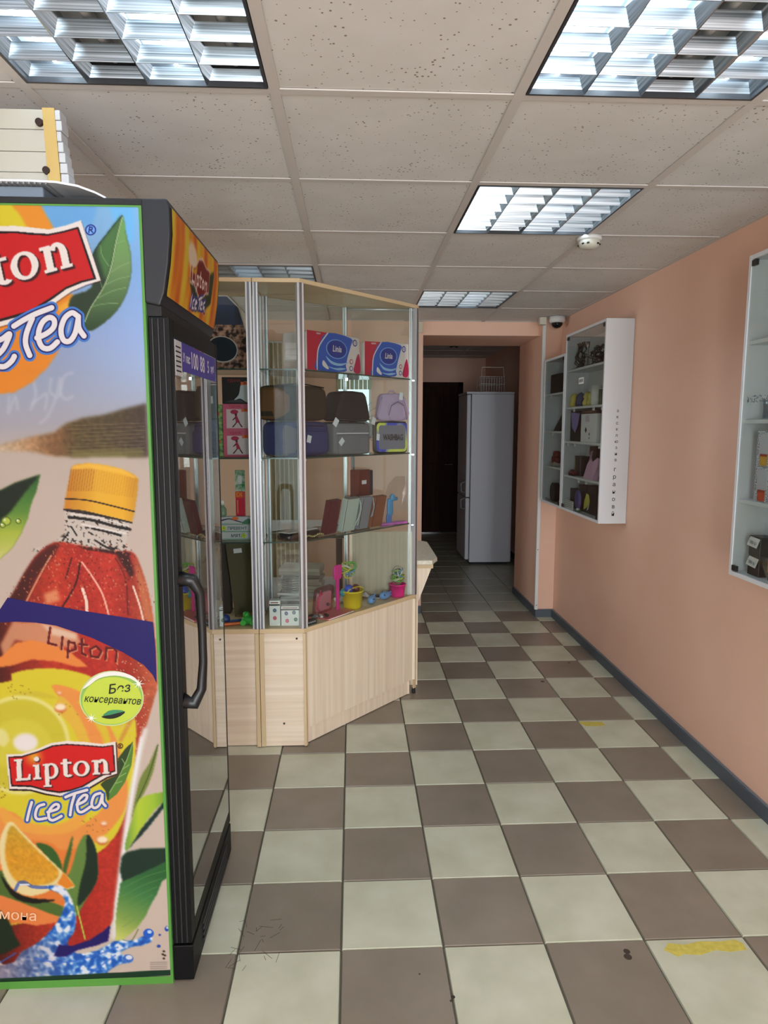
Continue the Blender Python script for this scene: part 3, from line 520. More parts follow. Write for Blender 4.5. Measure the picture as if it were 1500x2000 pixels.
def showcase(name, label, poly, glass_edges, panels, loc):
    t = thing(name, label, 'display case', loc); inn = inset(poly, .004)
    for (i, lb, m) in panels:
        p, q = poly[i], poly[(i+1) % len(poly)]
        if lb == 'plinth':
            wallseg(MB(), inn[i], inn[(i+1) % len(poly)], .085, ZB-.022, .016, m).build('front_panel', t); pi = inset(poly, .016)
            wallseg(MB(), pi[i], pi[(i+1) % len(poly)], .004, .085, .016, m, .004).build('plinth', t)
        else: wallseg(MB(), inn[i], inn[(i+1) % len(poly)], .004, ZB-.022, .016, m).build('front_panel', t)
    MB().prism(poly, ZB-.022, ZB, EDGEB).build('deck', t, bevel=.002); MB().prism(poly, ZT, ZT+.018, EDGEB).build('top_board', t, bevel=.002)
    gi = inset(poly, .010)
    for i in glass_edges: wallseg(MB(), gi[i], gi[(i+1) % len(poly)], ZB, ZT, .004, GLASS, .012).build('glass_pane', t)
    si = inset(poly, .020)
    for z in SH:
        MB().prism(si, z-.006, z, SHELF).build('glass_shelf', t); b = MB()
        for i in range(len(si)):
            if i in glass_edges: wallseg(b, si[i], si[(i+1) % len(si)], z-.0062, z+.0002, -.0012, EDGE)
        b.build('shelf_edge', t)
    return t
cs = showcase('corner_showcase', 'birch and glass corner showcase with angled front, full of bags and toys', [A_, B_, C_, P_, E_], [0, 1, 2, 3], [(0, 'full', LAM_H), (1, 'plinth', LAM_V), (2, 'plinth', LAM_V), (4, 'full', LAM_V)], (-.1, 3.4, 0))
post(cs, (A_[0]+.013, A_[1]+.013)); post(cs, (B_[0]-.002, B_[1]+.016), .41, .030); post(cs, (C_[0]-.016, C_[1]-.006), .82, .024); post(cs, (P_[0]-.02, P_[1]-.014), 0, .020); post(cs, (C_[0]-.045, C_[1]-.012), 0, .014); post(cs, (E_[0]+.014, E_[1]-.01), 0, .022)
MB().box(P_[0], 3.693, ZB+.001, C_[0]-.03, 3.700, .935, LAM_V).build('back_panel', cs)
b = MB(); b.tube([(P_[0]-.01, 3.697, ZT-.008), (C_[0]-.03, 3.697, ZT-.008)], .006, ALU); b.build('top_rail', cs)
b = MB()
for z in SH:
    for p in (A_, B_, C_, P_):
        c = Vector((-.12, 3.4)); q = Vector(p)+(c-Vector(p)).normalized()*.035; b.box(q.x-.007, q.y-.010, z-.014, q.x+.007, q.y+.010, z-.006, CHROME)
b.build('shelf_clip', cs)
e_ = Vector((C_[0]-B_[0], C_[1]-B_[1])).normalized(); n_ = Vector((-e_.y, e_.x))
MB().box(A_[0]-.0, 3.068, .004, A_[0]+.02, 3.0705, ZB-.022, EDGEB).build('corner_trim', cs)
b = MB(); b.prism([(B_[0]-.004, 3.066), (B_[0]+.006, 3.068), (B_[0]+.012, 3.08), (B_[0]-.004, 3.075)], .004, ZB-.022, EDGEB); b.build('corner_trim', cs)
b = MB(); b.prism([(C_[0]-.014, C_[1]-.016), (C_[0]-.001, C_[1]-.002), (C_[0]-.006, C_[1]), (C_[0]-.02, C_[1]-.012)], .03, ZB-.022, EDGEB); b.build('corner_trim', cs)
MB().cyl((C_[0]-.014, C_[1]-.004, 0), (C_[0]-.014, C_[1]-.004, .03), .012, .010, BLACKM, 12).build('foot', cs)
for x, z in ((-.265, .53), (-.33, .115)): MB().cyl((x, 3.0742, z), (x, 3.071, z), .005, .005, STAIN, 10).build('screw_hole', cs)
LX0 = -1.20; LXR = -.4395
ls = showcase('straight_showcase', 'straight birch and glass showcase with discs and toothpaste boxes, beside the drinks cooler', [(LX0, 3.07), (LXR, 3.07), (LXR, 3.42), (LX0, 3.42)], [0, 1, 2, 3], [(0, 'plinth', LAM_H), (1, 'full', LAM_V), (3, 'full', LAM_V)], (-.82, 3.25, 0))
for p in ((LXR-.014, 3.083), (LX0+.014, 3.083), (LXR-.014, 3.407), (LX0+.014, 3.407)): post(ls, p, 0, .026)
MB().box(LXR-.018, 3.066, .004, LXR, 3.0705, ZB-.022, EDGEB).build('corner_trim', ls)

# placing goods on the angled front: along = distance from the corner B, deep = distance behind the glass
BA = math.atan2(e_.y, e_.x)
def dloc(along, deep, z): q = Vector(B_)+e_*along+n_*deep; return (q.x, q.y, z+.0006)
def dthing(name, label, cat, along, deep, z, rz=0, group=None): return thing(name, label, cat, dloc(along, deep, z), BA+rz, group)
F2 = lambda y: up(0, y, 0)
def turned(t, x, y, sx=1, sy=1, rz=.41):      # goods near the right post stand turned towards the front
    t.location.x, t.location.y = x, y; t.rotation_euler.z = rz; t.scale = (sx, sy, 1); W[t.name] = t.matrix_basis.copy(); return t
# paper packs on the top shelf
RED = mat((196, 38, 66), .3); BLU = mat((40, 92, 190), .3); BLD = mat((30, 58, 150), .3); PBL = mat((150, 190, 230), .3); CRM = mat((226, 214, 212), .35); PINKR = mat((190, 40, 84), .3)
def pack(along0, wd, label, d_=.17, spot=None):
    h_ = .182; t = dthing('tissue_pack', label, 'tissue pack', along0+wd/2, .04+d_/2, SH[2], 0, 'packs of toilet paper on the top shelf')
    if spot: turned(t, *spot)
    b = MB(); b.sbox((0, 0, h_/2), (wd, d_, h_), CRM, .12, 20); b.build('wrapped_pack', t, True); y = -d_/2-.0008; s = wd/.36; X = lambda a: (a-.5)*wd
    def A(pts, m, k): MB().flat([(X(px), py*h_) for px, py in pts], m, M=F2(y-k*.0004)).build('printed_shape', t, True)
    A([(.01, .02), (.19, .01), (.18, .35), (.21, .62), (.30, .85), (.37, .985), (.01, .985)], RED, 0)
    A(spline([(.17, .02), (.17, .30), (.20, .60), (.36, .985), (.80, .93), (.80, .75), (.74, .45), (.70, .20), (.68, .04)], 3), BLU, 1)
    A(spline([(.17, .02), (.172, .30), (.205, .62), (.36, .985)], 5, False)+spline([(.385, .985), (.225, .62), (.19, .30), (.188, .02)], 5, False), CRM, 2)
    for rr, m, k in ((.235, PBL, 3), (.222, BLU, 4), (.205, BLD, 5)): A([(.53+rr*math.cos(q)*.82, .60+rr*math.sin(q)*1.05) for q in [i*.2244 for i in range(28)]], m, k)
    A(spline([(.33, .40), (.42, .22), (.60, .18), (.76, .30), (.60, .24), (.44, .28)], 4), PBL, 3); A(spline([(.29, .28), (.38, .10), (.35, .07), (.27, .16)], 4), CRM, 3)
    A(spline([(.36, .14), (.55, .06), (.70, .12), (.60, .13), (.50, .11)], 4), PBL, 3)
    A(spline([(.94, .55), (.985, .25), (.97, .05), (.90, .02), (.85, .08), (.86, .20)], 5), PINKR, 2)
    for (cx, cy, r1, m) in ((.875, .82, .06, BLD), (.805, .32, .045, PINKR), (.80, .14, .045, BLD)):
        A([(cx+r1*.75*math.cos(q), cy+r1*1.5*math.sin(q)) for q in [i*.35 for i in range(18)]], m, 3); A([(cx+r1*.5*math.cos(q), cy+r1*1.0*math.sin(q)) for q in [i*.35 for i in range(18)]], CRM, 4)
    text('Linia', .040, up(X(.53), y-.0028, h_*.60) @ Matrix.Scale(s*.8, 4, (1, 0, 0)), CRM, t, bold=.0008, shear=.15); text('8', .016, up(X(.875), y-.0028, h_*.82), BLD, t); text('NEW', .012, up(X(.20), y-.0028, h_*.93), CRM, t, bold=.0003)
pack(.075, .372, 'red, blue and cream pack of toilet paper, left of the two on the top shelf'); pack(.478, .262, 'red, blue and cream pack of toilet paper, right of the two on the top shelf', .05, (.171, 3.624))
TAGP = mat((226, 228, 234), .5)
def hangtag(t, x, y, z, r=.3, s=.022, cord=True):
    MB().box(-s/2, -.0006, -s*.65, s/2, .0006, s*.65, TAGP, Matrix.Translation((x, y, z)) @ Matrix.Rotation(r, 4, 'Y')).build('price_tag', t, True)
def cloth(c1, c2, nm): return noise_mat(nm, c1, c2, (500, 500, 500), .8, 2, .3, .7, bump=.3)
z2 = SH[1]
# lower row of bags
t = dthing('toiletry_bag', 'navy blue fabric bag with a white tag under the brown bag', 'bag', .115, .16, z2); NV = cloth((44, 46, 88), (60, 62, 108), 'navy_cloth'); GB = cloth((84, 78, 88), (100, 94, 104), 'grey_violet_cloth')
MB().sbox((.0, 0, .082), (.31, .16, .165), NV, .30, 24).build('body', t, True); MB().sbox((-.10, 0, .08), (.10, .165, .16), GB, .4, 18).build('side_panel', t, True)
MB().sbox((.03, -.07, .066), (.20, .05, .105), NV, .25, 18).build('front_pocket', t, True); MB().tube([(-.08, -.088, .140), (.0, -.09, .144), (.10, -.088, .140)], .0022, mat((28, 28, 50), .4), 5).build('zip', t, True); hangtag(t, -.01, -.1, .082, .25, .026)
t = dthing('toiletry_bag', 'grey melange bag with a white stripe and a diamond-turned white tag', 'bag', .415, .13, z2); GM = cloth((88, 88, 92), (128, 128, 134), 'grey_melange')
MB().sbox((0, 0, .078), (.27, .13, .156), GM, .16, 26).build('body', t, True); MB().box(-.12, -.0665, .104, .115, -.0645, .109, mat((214, 214, 218), .5)).build('stripe', t, True)
MB().sbox((.0, -.058, .052), (.225, .03, .098), GM, .18, 18).build('front_pocket', t, True); hangtag(t, -.098, -.078, .066, .785, .027); MB().sbox((.0, 0, .156), (.25, .11, .014), mat((60, 60, 64), .7), .4, 14).build('lid', t, True)
t = dthing('wash_bag', 'silver wash bag lettered WASHBAG with holographic coloured edges', 'bag', .745, .115, z2); turned(t, .203, 3.643, .665, .5)
MB().sbox((0, .015, .082), (.285, .10, .166), mat((26, 36, 36), .4), .18, 26).build('body', t, True)
hb = noise_mat('holographic_edge', (70, 80, 190), (206, 214, 90), (9, 9, 9), .25, 1, .40, .6)
b = MB(); b.flat(rrect(-.138, .006, .136, .160, .028), hb, M=F2(-.0365)); b.build('edge_band', t, True); b = MB(); b.flat(rrect(-.118, .020, .120, .147, .016), mat((150, 152, 168), .25, .4), M=F2(-.0375)); b.build('front_panel', t, True)
text('WASHBAG', .044, up(.01, -.0385, .082) @ Matrix.Scale(.85, 4, (1, 0, 0)), INK, t, bold=.0014); MB().tube([(-.128, -.03, .164), (0, -.034, .168), (.125, -.03, .164)], .003, mat((60, 60, 70), .4), 5).build('zip', t, True); hangtag(t, -.128, -.045, .085, .1, .026)
# upper row of bags
zu = z2+.1665
t = dthing('toiletry_bag', 'large dark brown fabric bag with a white tag, on top of the navy bag', 'bag', .105, .17, zu-.001); BR = cloth((40, 32, 24), (58, 46, 34), 'brown_cloth')
MB().sbox((0, 0, .083), (.345, .17, .166), BR, .34, 26, taper=.06).build('body', t, True); MB().sbox((-.12, 0, .08), (.10, .172, .15), cloth((92, 62, 34), (112, 78, 44), 'tan_cloth'), .45, 18).build('side_panel', t, True); MB().tube([(-.14, -.06, .162), (0, -.07, .172), (.15, -.06, .160)], .003, mat((22, 18, 16), .4), 5).build('zip', t, True); hangtag(t, -.03, -.092, .095, .05, .026)
t = dthing('toiletry_bag', 'black trapezoid pouch on top of the grey melange bag', 'bag', .435, .13, z2+.165); BK = cloth((26, 24, 28), (42, 38, 44), 'black_cloth')
MB().sbox((0, 0, .075), (.275, .12, .15), BK, .30, 24, taper=.34).build('body', t, True); MB().tube([(-.09, -.03, .146), (0, -.035, .150), (.09, -.03, .146)], .003, mat((60, 58, 60), .4), 5).build('zip', t, True); MB().tube([(-.12, -.055, .01), (.0, -.064, .006), (.12, -.055, .01)], .003, mat((60, 58, 60), .4), 5).build('seam', t, True)
hangtag(t, -.150, -.07, -.004, .6, .030); hangtag(t, .118, -.08, .004, .3, .028)
t = dthing('backpack', 'lilac mini backpack pouch with a round pocket, above the WASHBAG case', 'bag', .735, .13, z2+.1700); turned(t, .205, 3.640, .68, .55); LI = cloth((162, 140, 172), (186, 164, 192), 'lilac_cloth')
MB().sbox((0, 0, .072), (.27, .09, .145), LI, .34, 24, taper=.22).build('body', t, True); MB().sbox((.035, -.04, .05), (.165, .04, .10), LI, .75, 20).build('front_pocket', t, True)
MB().tube([(-.042, -.056, .03), (-.02, -.061, .08), (.035, -.063, .101), (.09, -.060, .08), (.112, -.054, .03)], .0025, mat((120, 100, 140), .4), 5).build('zip', t, True)
for s_ in (-1, 1): MB().tube([(s_*.085, -.03, .13), (s_*.11, -.055, .10), (s_*.135, -.05, .04), (s_*.13, -.02, .01)], .006, LI, 6).build('strap', t, True)
MB().tube([(-.03, 0, .142), (-.01, 0, .158), (.02, 0, .158), (.04, 0, .142)], .004, LI, 6).build('top_loop', t, True); hangtag(t, .065, -.055, .13, .1, .03)
# shelf 0.985: wallets and cases
z1 = SH[0]
def wallet(name, label, a, d, w_, h_, m, rz=.0, tilt=.22, th=.03):
    t = dthing(name, label, 'wallet', a, d, z1, rz); T_ = Matrix.Rotation(tilt, 4, 'X')
    MB(Matrix.Translation((0, 0, th*.5*math.sin(tilt)*0)) @ T_).box(-w_/2, -th/2+.01, .004, w_/2, th/2+.01, h_, m).build('body', t, True, bevel=.003)
    MB(T_).box(-w_/2+.004, -th/2+.0085, .01, -w_/2+.006, -th/2+.0098, h_-.006, mat((60, 40, 40), .5)).build('stitching', t, True); return t, T_
t, T_ = wallet('wallet', 'maroon leather wallet standing first from the left on the middle shelf', .245, .07, .092, .175, mat((98, 34, 48), .38), .12)
t, T_ = wallet('wallet', 'pale mint long purse with a wrist strap standing next to the maroon wallet', .362, .06, .100, .178, mat((188, 200, 192), .4), .05)
MB(T_).tube([(.044, -.012, .165), (.054, -.02, .12), (.040, -.022, .07), (.026, -.02, .04), (.048, -.02, .035), (.060, -.014, .09), (.057, -.01, .15)], .0035, mat((176, 190, 182), .5), 6).build('wrist_strap', t, True)
MB(T_).box(-.05, -.014, .178, .052, .014, .192, FILM).build('film_wrap', t, True)
t, T_ = wallet('wallet', 'grey leather purse with a hanging strap in the middle of the shelf', .472, .06, .080, .175, mat((140, 142, 152), .4), .05)
MB(T_).tube([(.034, -.01, .17), (.044, -.02, .12), (.032, -.02, .07), (.046, -.018, .075), (.050, -.012, .14)], .0035, mat((160, 162, 172), .5), 6).build('wrist_strap', t, True)
t, T_ = wallet('wallet', 'tan brown leather wallet standing beside the bagged blue toy', .580, .06, .095, .17, mat((146, 88, 64), .42), .05)
t = dthing('eyeglass_case', 'dark red upright case with navy side, raised behind the wallets', 'case', .575, .16, z1, .10); MB().box(-.055, -.03, 0, .045, .03, .30, mat((112, 44, 38), .4)).build('body', t, True, bevel=.004); MB().box(.0455, -.028, .16, .075, .028, .295, mat((40, 36, 60), .45)).build('side', t, True, bevel=.003); MB().box(-.03, -.0312, .225, .01, -.030, .245, TAGP).build('label', t, True)
t = dthing('toy_set', 'blue plastic toy figure in a clear bag on a magenta tray', 'toy', .775, .085, z1); turned(t, .214, 3.635, .72, .5)
MB().sbox((-.02, 0, .09), (.05, .03, .09), mat((70, 160, 214), .35), .5, 14).build('torso', t, True); MB().sbox((-.03, 0, .03), (.045, .03, .06), mat((50, 120, 200), .35), .6, 12).build('leg', t, True); MB().sph((-.0, 0, .145), .022, mat((90, 175, 222), .35), 8).build('head', t, True)
MB().tube([(-.045, 0, .13), (-.005, -.01, .135), (.04, 0, .14)], .010, mat((70, 160, 214), .35), 6).build('arms', t, True)
MB().box(-.11, -.045, 0, .115, .045, .012, mat((222, 110, 206), .35), Matrix.Rotation(-.03, 4, 'Y')).build('tray', t, True, bevel=.005)
def film_bag(t, pts, seed):
    r = random.Random(seed); b = MB(); n = 9; vs = []; rows = len(pts)
    for (x0, x1, z) in pts:
        for k in range(n): vs.append((x0+(x1-x0)*k/(n-1), -.05+r.uniform(-.008, .008), z+r.uniform(-.004, .004)))
    b.add(vs, [(i*n+k, i*n+k+1, (i+1)*n+k+1, (i+1)*n+k) for i in range(rows-1) for k in range(n-1)], FILM); b.build('clear_bag', t, True)
film_bag(t, [(-.12, .118, .0), (-.115, .118, .05), (-.10, .118, .11), (-.08, .118, .17), (-.055, .115, .22), (-.0, .10, .262)], 3)
t = dthing('black_purse', 'black and gold purse lying flat at the left end of the middle shelf', 'purse', .07, .10, z1, .1); MB().sbox((0, 0, .018), (.24, .10, .036), BLACK, .45, 18).build('body', t, True)
b = MB()
for k in range(11): b.sph((-.02+.013*k, -.055, .012+.004*math.sin(k)), .006, mat((190, 170, 110), .3, .8), 6)
b.build('chain', t, True); MB().box(-.1, -.03, .036, .1, .04, .040, mat((200, 198, 196), .4)).build('paper_cover', t, True)
# deck of the corner unit
z0 = ZB
def boxdots(x, w_, h_, cols, label, y=3.118):
    t = thing('craft_box', label, 'box', (x, y+.02, z0+.0006)); MB().box(-w_/2, -.02, 0, w_/2, .02, h_, WHITE2).build('box', t, True, bevel=.001); MB().box(-w_/2, -.0206, h_*.80, w_/2, -.02, h_*.86, INK).box(-w_/2+.006, -.0206, h_*.90, w_/2-.008, -.02, h_*.94, mat((150, 60, 60), .5)).build('printed_band', t, True)
    for (u, v, c_) in cols: MB().flat(ell(u, v, .0085, .0095), mat(c_, .4), M=F2(-.0208)).flat(ell(u, v, .0055, .006), mat(tuple(min(255, q+40) for q in c_), .4), M=F2(-.0211)).build('printed_dot', t, True)
boxdots(-.370, .050, .122, [(0, .075, (60, 90, 110)), (0, .038, (196, 70, 90))], 'narrow white box with one blue and one pink dot, left front deck corner')
boxdots(-.298, .084, .094, [(-.018, .060, (80, 96, 124)), (.018, .064, (90, 96, 110)), (-.014, .024, (204, 84, 110)), (.026, .030, (70, 110, 80))], 'wide white box with four printed dots at the corner post')
r_ = random.Random(8)
t = thing('paper_stack', 'untidy stack of grey printed papers behind the dotted boxes', 'papers', (-.31, 3.30, z0+.0006))
for k in range(9): MB(Matrix.Rotation(r_.uniform(-.25, .25), 4, 'Z')).box(-.055, -.05, .014*k, .055, .05, .014*k+.012, mat(r_.choice([(150, 150, 154), (180, 178, 176), (70, 72, 80), (120, 118, 116)]), .5)).build('packet', t, True)
t = thing('cable_tray', 'stack of silver wire racks standing on the papers', 'rack', (-.30, 3.30, z0+.128))
for k in range(6): MB().tube([(-.05, -.04, .012*k), (.05, -.04, .012*k), (.05, .04, .012*k), (-.05, .04, .012*k)], .002, CHROME, 5, closed=True).build('wire_frame', t, True)
t = dthing('pencil_case', 'pink transparent child pencil case leaning behind the magenta comb', 'pencil case', .235, .115, z0, .15); PT = glass_mat('pink_film', (.93, .66, .74), 1.45, .6, .2)
MB(Matrix.Rotation(.1, 4, 'X')).sbox((0, 0, .072), (.15, .03, .142), PT, .3, 18).build('clear_shell', t, True); MB(Matrix.Rotation(.1, 4, 'X')).sbox((.0, 0, .065), (.12, .014, .10), mat((216, 186, 190), .5), .3, 14).build('lining', t, True)
for k in range(4): MB(Matrix.Rotation(.1, 4, 'X')).tube([(-.05+.004*k, -.018-.001*k, .132-.005*k), (-.066-.003*k, -.018, .10), (-.066-.003*k, -.018, .045), (-.04, -.018, .015+.003*k)], .0022, mat((206, 60, 96), .4), 5).build('piping', t, True)
MB(Matrix.Rotation(.1, 4, 'X')).sph((.015, -.02, .05), .008, mat((90, 70, 80), .4), 6).build('charm', t, True)
t = dthing('comb', 'long magenta plastic spade standing upright before the yellow bucket', 'toy', .315, .085, z0+.0085, 0); MG = mat((226, 50, 150), .35)
MB().sbox((0, 0, .195), (.055, .012, .075), MG, .35, 16).build('blade', t, True); MB().box(-.010, -.005, 0, .010, .005, .17, MG).build('handle', t, True, bevel=.003)
t = dthing('bucket', 'yellow toy bucket with blue and red toys inside', 'bucket', .415, .075, z0); YL = mat((232, 206, 40), .3)
MB().lathe([(.001, 0), (.042, 0), (.046, .01), (.056, .088), (.060, .088), (.060, .096), (.054, .096), (.044, .012), (.001, .010)], (0, 0, 0), YL, 28).build('pail', t, True); MB().tube([(.06*math.cos(q), -.02+.0*q, .092+.02*math.sin(q)) for q in [i*math.pi/8 for i in range(9)]], .003, YL, 6).build('handle', t, True)
for (x, y, zz, c_, sz) in ((-.03, .0, .105, (40, 80, 190), .024), (.025, .0, .10, (110, 50, 60), .022), (-.045, .02, .085, (40, 150, 160), .02)): MB().sph((x, y, zz), sz, mat(c_, .4), 8).build('small_toy', t, True)
MB(Matrix.Rotation(-.35, 4, 'Y')).box(.052, -.01, .0, .066, .01, .075, mat((150, 40, 50), .4)).build('red_handle', t, True, bevel=.003)
def streamers(name, label, a, d, z, cols, n, rad, seed):
    t = dthing(name, label, 'toy', a, d, z); r = random.Random(seed)
    for k in range(n):
        cx, cz = r.uniform(-rad*.5, rad*.5), r.uniform(-rad*.4, rad*.5); R = rad*r.uniform(.35, .6); ph = r.uniform(0, 6.3)
        ax = Matrix.Translation((cx, r.uniform(-.01, .01), cz)) @ Matrix.Rotation(ph, 4, 'Z') @ Matrix.Rotation(r.uniform(.3, 1.5), 4, 'X')
        MB(ax).tube([(R*math.cos(q), R*math.sin(q), 0) for q in [i*.5236 for i in range(12)]], .0035, mat(cols[k % len(cols)], .35), 5, closed=True).build('ring', t, True)
    return t
RC = [(120, 190, 90), (220, 210, 60), (110, 160, 214), (222, 216, 206), (150, 200, 120)]
streamers('ring_toy', 'bunch of green, yellow and blue plastic rings behind the yellow bucket', .455, .13, z0+.185, RC, 12, .052, 5)
t = dthing('bucket', 'small hot pink bucket with rings on top at the right corner of the deck', 'bucket', .752, .048, z0); MB().lathe([(.001, 0), (.036, 0), (.038, .01), (.046, .066), (.049, .066), (.049, .072), (.044, .072), (.036, .01), (.001, .008)], (0, 0, 0), mat((240, 40, 140), .3), 24).build('pail', t, True)
for k in range(2): MB().tube([(.048*math.cos(q), -.012*k, .07+.012*math.sin(q)) for q in [i*math.pi/6 for i in range(7)]], .002, mat((240, 40, 140), .3), 5).build('handle', t, True)
streamers('ring_toy', 'ball of coloured plastic rings standing in the hot pink bucket', .752, .048, z0+.118, RC, 14, .052, 9)
BF = mat((112, 164, 226), .4)
for (a, d, rz, lb) in ((.545, .055, .5, 'light blue plastic fish toy, left of the two in front of the bucket'), (.660, .06, .1, 'light blue plastic fish toy, right of the two near the glass')):
    t = dthing('fish_toy', lb, 'toy', a, d, z0, rz, 'blue fish toys on the showcase deck'); MB().sbox((0, 0, .022), (.085, .04, .04), BF, .8, 16).build('body', t, True)
    MB().add([(.035, 0, .022), (.062, -.012, .04), (.058, 0, .022), (.062, -.012, .004), (.035, .006, .022), (.062, .0, .04), (.062, .0, .004)], [(0,1,2,3), (4,6,2,5), (0,4,5,1), (0,3,6,4)], BF).build('tail', t, True); MB().sph((-.028, -.016, .03), .004, INK, 6).build('eye', t, True)
t = dthing('notebook', 'coral pink glittery sheet pack lying in front of the comb', 'notebook', .262, .06, z0, .08); MB().box(-.105, -.05, 0, .100, .07, .008, noise_mat('coral_pattern', (176, 86, 90), (214, 120, 118), (120, 120, 120), .35, 3)).build('cover', t, True, bevel=.002); MB().box(-.10, -.051, .002, .095, -.05, .006, WHITE2).build('pages', t, True)
t = dthing('hair_clips', 'heap of red, black and white hair clips at the corner of the deck', 'hair clips', .11, .06, z0); r_ = random.Random(12)
for k in range(16): MB(Matrix.Translation((r_.uniform(-.07, .08), r_.uniform(-.035, .05), .008+.004*(k % 4))) @ Matrix.Rotation(r_.uniform(0, 3), 4, 'Z')).sbox((0, 0, 0), (.045, .018, .012), mat(r_.choice([(190, 70, 70), (40, 38, 40), (220, 214, 206), (160, 110, 90), (120, 124, 132)]), .4), .7, 8).build('clip', t, True)
t = dthing('bead_pack', 'black and grey pack of small beads at the glass, left corner of the angled front', 'pack', .06, .030, z0); MB().box(-.035, -.012, 0, .04, .012, .022, INK).build('card', t, True)
for k in range(5): MB().cyl((-.024+.013*k, -.0125, .012), (-.024+.013*k, -.0135, .012), .0045, .0045, mat((180, 180, 184), .4), 8).build('bead', t, True)
t = dthing('lace_collar', 'crumpled white and silver wrapping paper on the right half of the deck', 'paper', .53, .18, z0); t.scale = (.7, .5, 1); r_ = random.Random(21); n = 12
MB().add([(-.15+.3*i/(n-1), -.07+.16*j/7, .004+r_.uniform(0, .028)) for j in range(8) for i in range(n)], [(j*n+i, j*n+i+1, (j+1)*n+i+1, (j+1)*n+i) for j in range(7) for i in range(n-1)], noise_mat('creased_paper', (170, 166, 164), (226, 222, 220), (20, 20, 20), .5)).build('sheet', t, True)
t = dthing('mirror', 'small dark oval hand mirror lying by the pink bucket', 'mirror', .66, .13, z0); MB().lathe([(.001, .006), (.038, .006), (.042, .004), (.042, 0)], (0, 0, 0), mat((200, 198, 196), .3), 22).build('rim', t, True); MB().lathe([(.001, .0075), (.035, .0075), (.036, .006)], (0, 0, 0), mat((50, 48, 52), .15), 22).build('glass', t, True)

# goods in the straight showcase
PK = mat((206, 96, 128), .4); PK2 = mat((214, 200, 206), .4)
def disc_case(z, dark, label, x=-.538):
    t = thing('disc_case', label, 'box', (x, 3.20, z), 0, 'stacked square cartons with pictures'); w_, h_ = .122, .121; MB().box(-w_/2, -.018, 0, w_/2, .018, h_, mat((30, 26, 28), .35) if dark else PK).build('case', t, True, bevel=.001)
    f = -.0186; P = lambda pts, m, k: MB().flat([(x_*w_/2, y_*h_) for x_, y_ in pts], m, M=F2(f-.0003*k)).build('printed_shape', t, True)
    if dark:
        P(spline([(-.15, .12), (.25, .35), (.45, .75), (.95, .80), (.95, .08), (.35, .20)], 4), mat((196, 204, 214), .4), 1); P([(-.8, .05), (.6, .05), (.4, .16), (-.4, .14)], mat((60, 62, 70), .4), 2); text('СИНДБАД' if 0 else 'УДАЧА', .017, up(-.005, f-.002, h_*.86), mat((150, 40, 40), .4), t, bold=.0004)
    else:
        P([(-.72, .08), (.95, .08), (.95, .80), (-.72, .80)], PK2, 1); m = mat((176, 40, 76), .4); D = mat((96, 30, 44), .4)
        P(ell(-.12, .70, .30, .085, 20), m, 2); P([(-.12, .66), (.02, .66), (.12, .50), (.30, .30), (-.02, .28), (-.06, .5)], m, 3); P(ell(.0, .60, .09, .05, 12), D, 4)
        P([(-.02, .30), (.08, .30), (-.2, .12), (-.34, .12)], D, 3); P([(.16, .30), (.26, .30), (.5, .13), (.38, .12)], D, 3); P([(-.05, .52), (-.28, .40), (-.26, .37), (.0, .46)], D, 4); text('УДАЧА', .015, up(-.005, f-.0016, h_*.90), mat((170, 40, 70), .4), t, bold=.0002)
    P([(.42, .70), (.98, .72), (.98, .84), (.42, .82)], mat((232, 104, 40), .4), 5); text('35', .012, up(.043, f-.0025, h_*.775), INK, t)
disc_case(SH[1]+.0006, 0, 'pink square carton with a dancing girl, bottom of the stack beside the cooler'); disc_case(SH[1]+.1222, 0, 'pink square carton with a dancing girl, middle of the stack beside the cooler'); disc_case(SH[1]+.2438, 1, 'black square carton with a white shape on top of the pink ones')
def gpack(z, h_, label):
    t = thing('flower_pack', label, 'pack', (-.625, 3.215, z)); MB().box(-.022, -.015, 0, .022, .015, h_, noise_mat('leafy_print', (40, 90, 50), (150, 190, 120), (60, 60, 60), .4)).build('pack', t, True, bevel=.002); MB().flat(ell(.0, h_*.7, .010, .010, 10), mat((224, 90, 50), .4), M=F2(-.0155)).flat(ell(.0, h_*.7, .004, .004, 8), mat((240, 200, 60), .4), M=F2(-.0158)).build('printed_flower', t, True)
gpack(SH[1]+.0006, .10, 'lower green flowery pack left of the pink cartons'); gpack(SH[1]+.1012, .14, 'upper green flowery pack left of the pink cartons')
def paste(z, h_, label, s, c_, x=-.545, star=None, w_=.165):
    t = thing('toothpaste_box', label, 'box', (x, 3.17, z), 0, 'boxes of toothpaste on the showcase shelf'); MB().box(-w_/2, -.02, 0, w_/2, .02, h_, mat((196, 200, 208), .4)).build('carton', t, True, bevel=.001); f = -.0206
    MB().box(-w_/2, f, .002, w_/2, -.0201, .006, mat((110, 170, 140), .4)).build('printed_stripe', t, True)
    if s: text(s, h_*.58, up(.0, f-.0008, h_*.52), mat(c_, .4), t, bold=.0003)
    else: MB().flat(spline([(-.07, .016), (-.03, .026), (.0, .018), (.03, .010), (.03, .014), (.0, .023), (-.03, .031), (-.07, .022)], 3), mat((50, 50, 80), .4), M=F2(f-.0006)).flat(ell(.0, .03, .016, .008, 14), mat((226, 110, 50), .4), M=F2(f-.0009)).flat(spline([(.03, .008), (.06, .030), (.075, .012), (.055, .004)], 3), mat((70, 130, 100), .4), M=F2(f-.0009)).build('printed_shape', t, True)
    if star is not None:
        P = [(star+(.013 if k % 2 else .009)*math.cos(k*.3927), h_*.55+(.013 if k % 2 else .009)*math.sin(k*.3927)) for k in range(16)]; MB().flat(P, mat((196, 220, 60), .4), M=F2(f-.0018)).build('price_star', t, True); text('75', .011, up(star, f-.0026, h_*.55), INK, t)
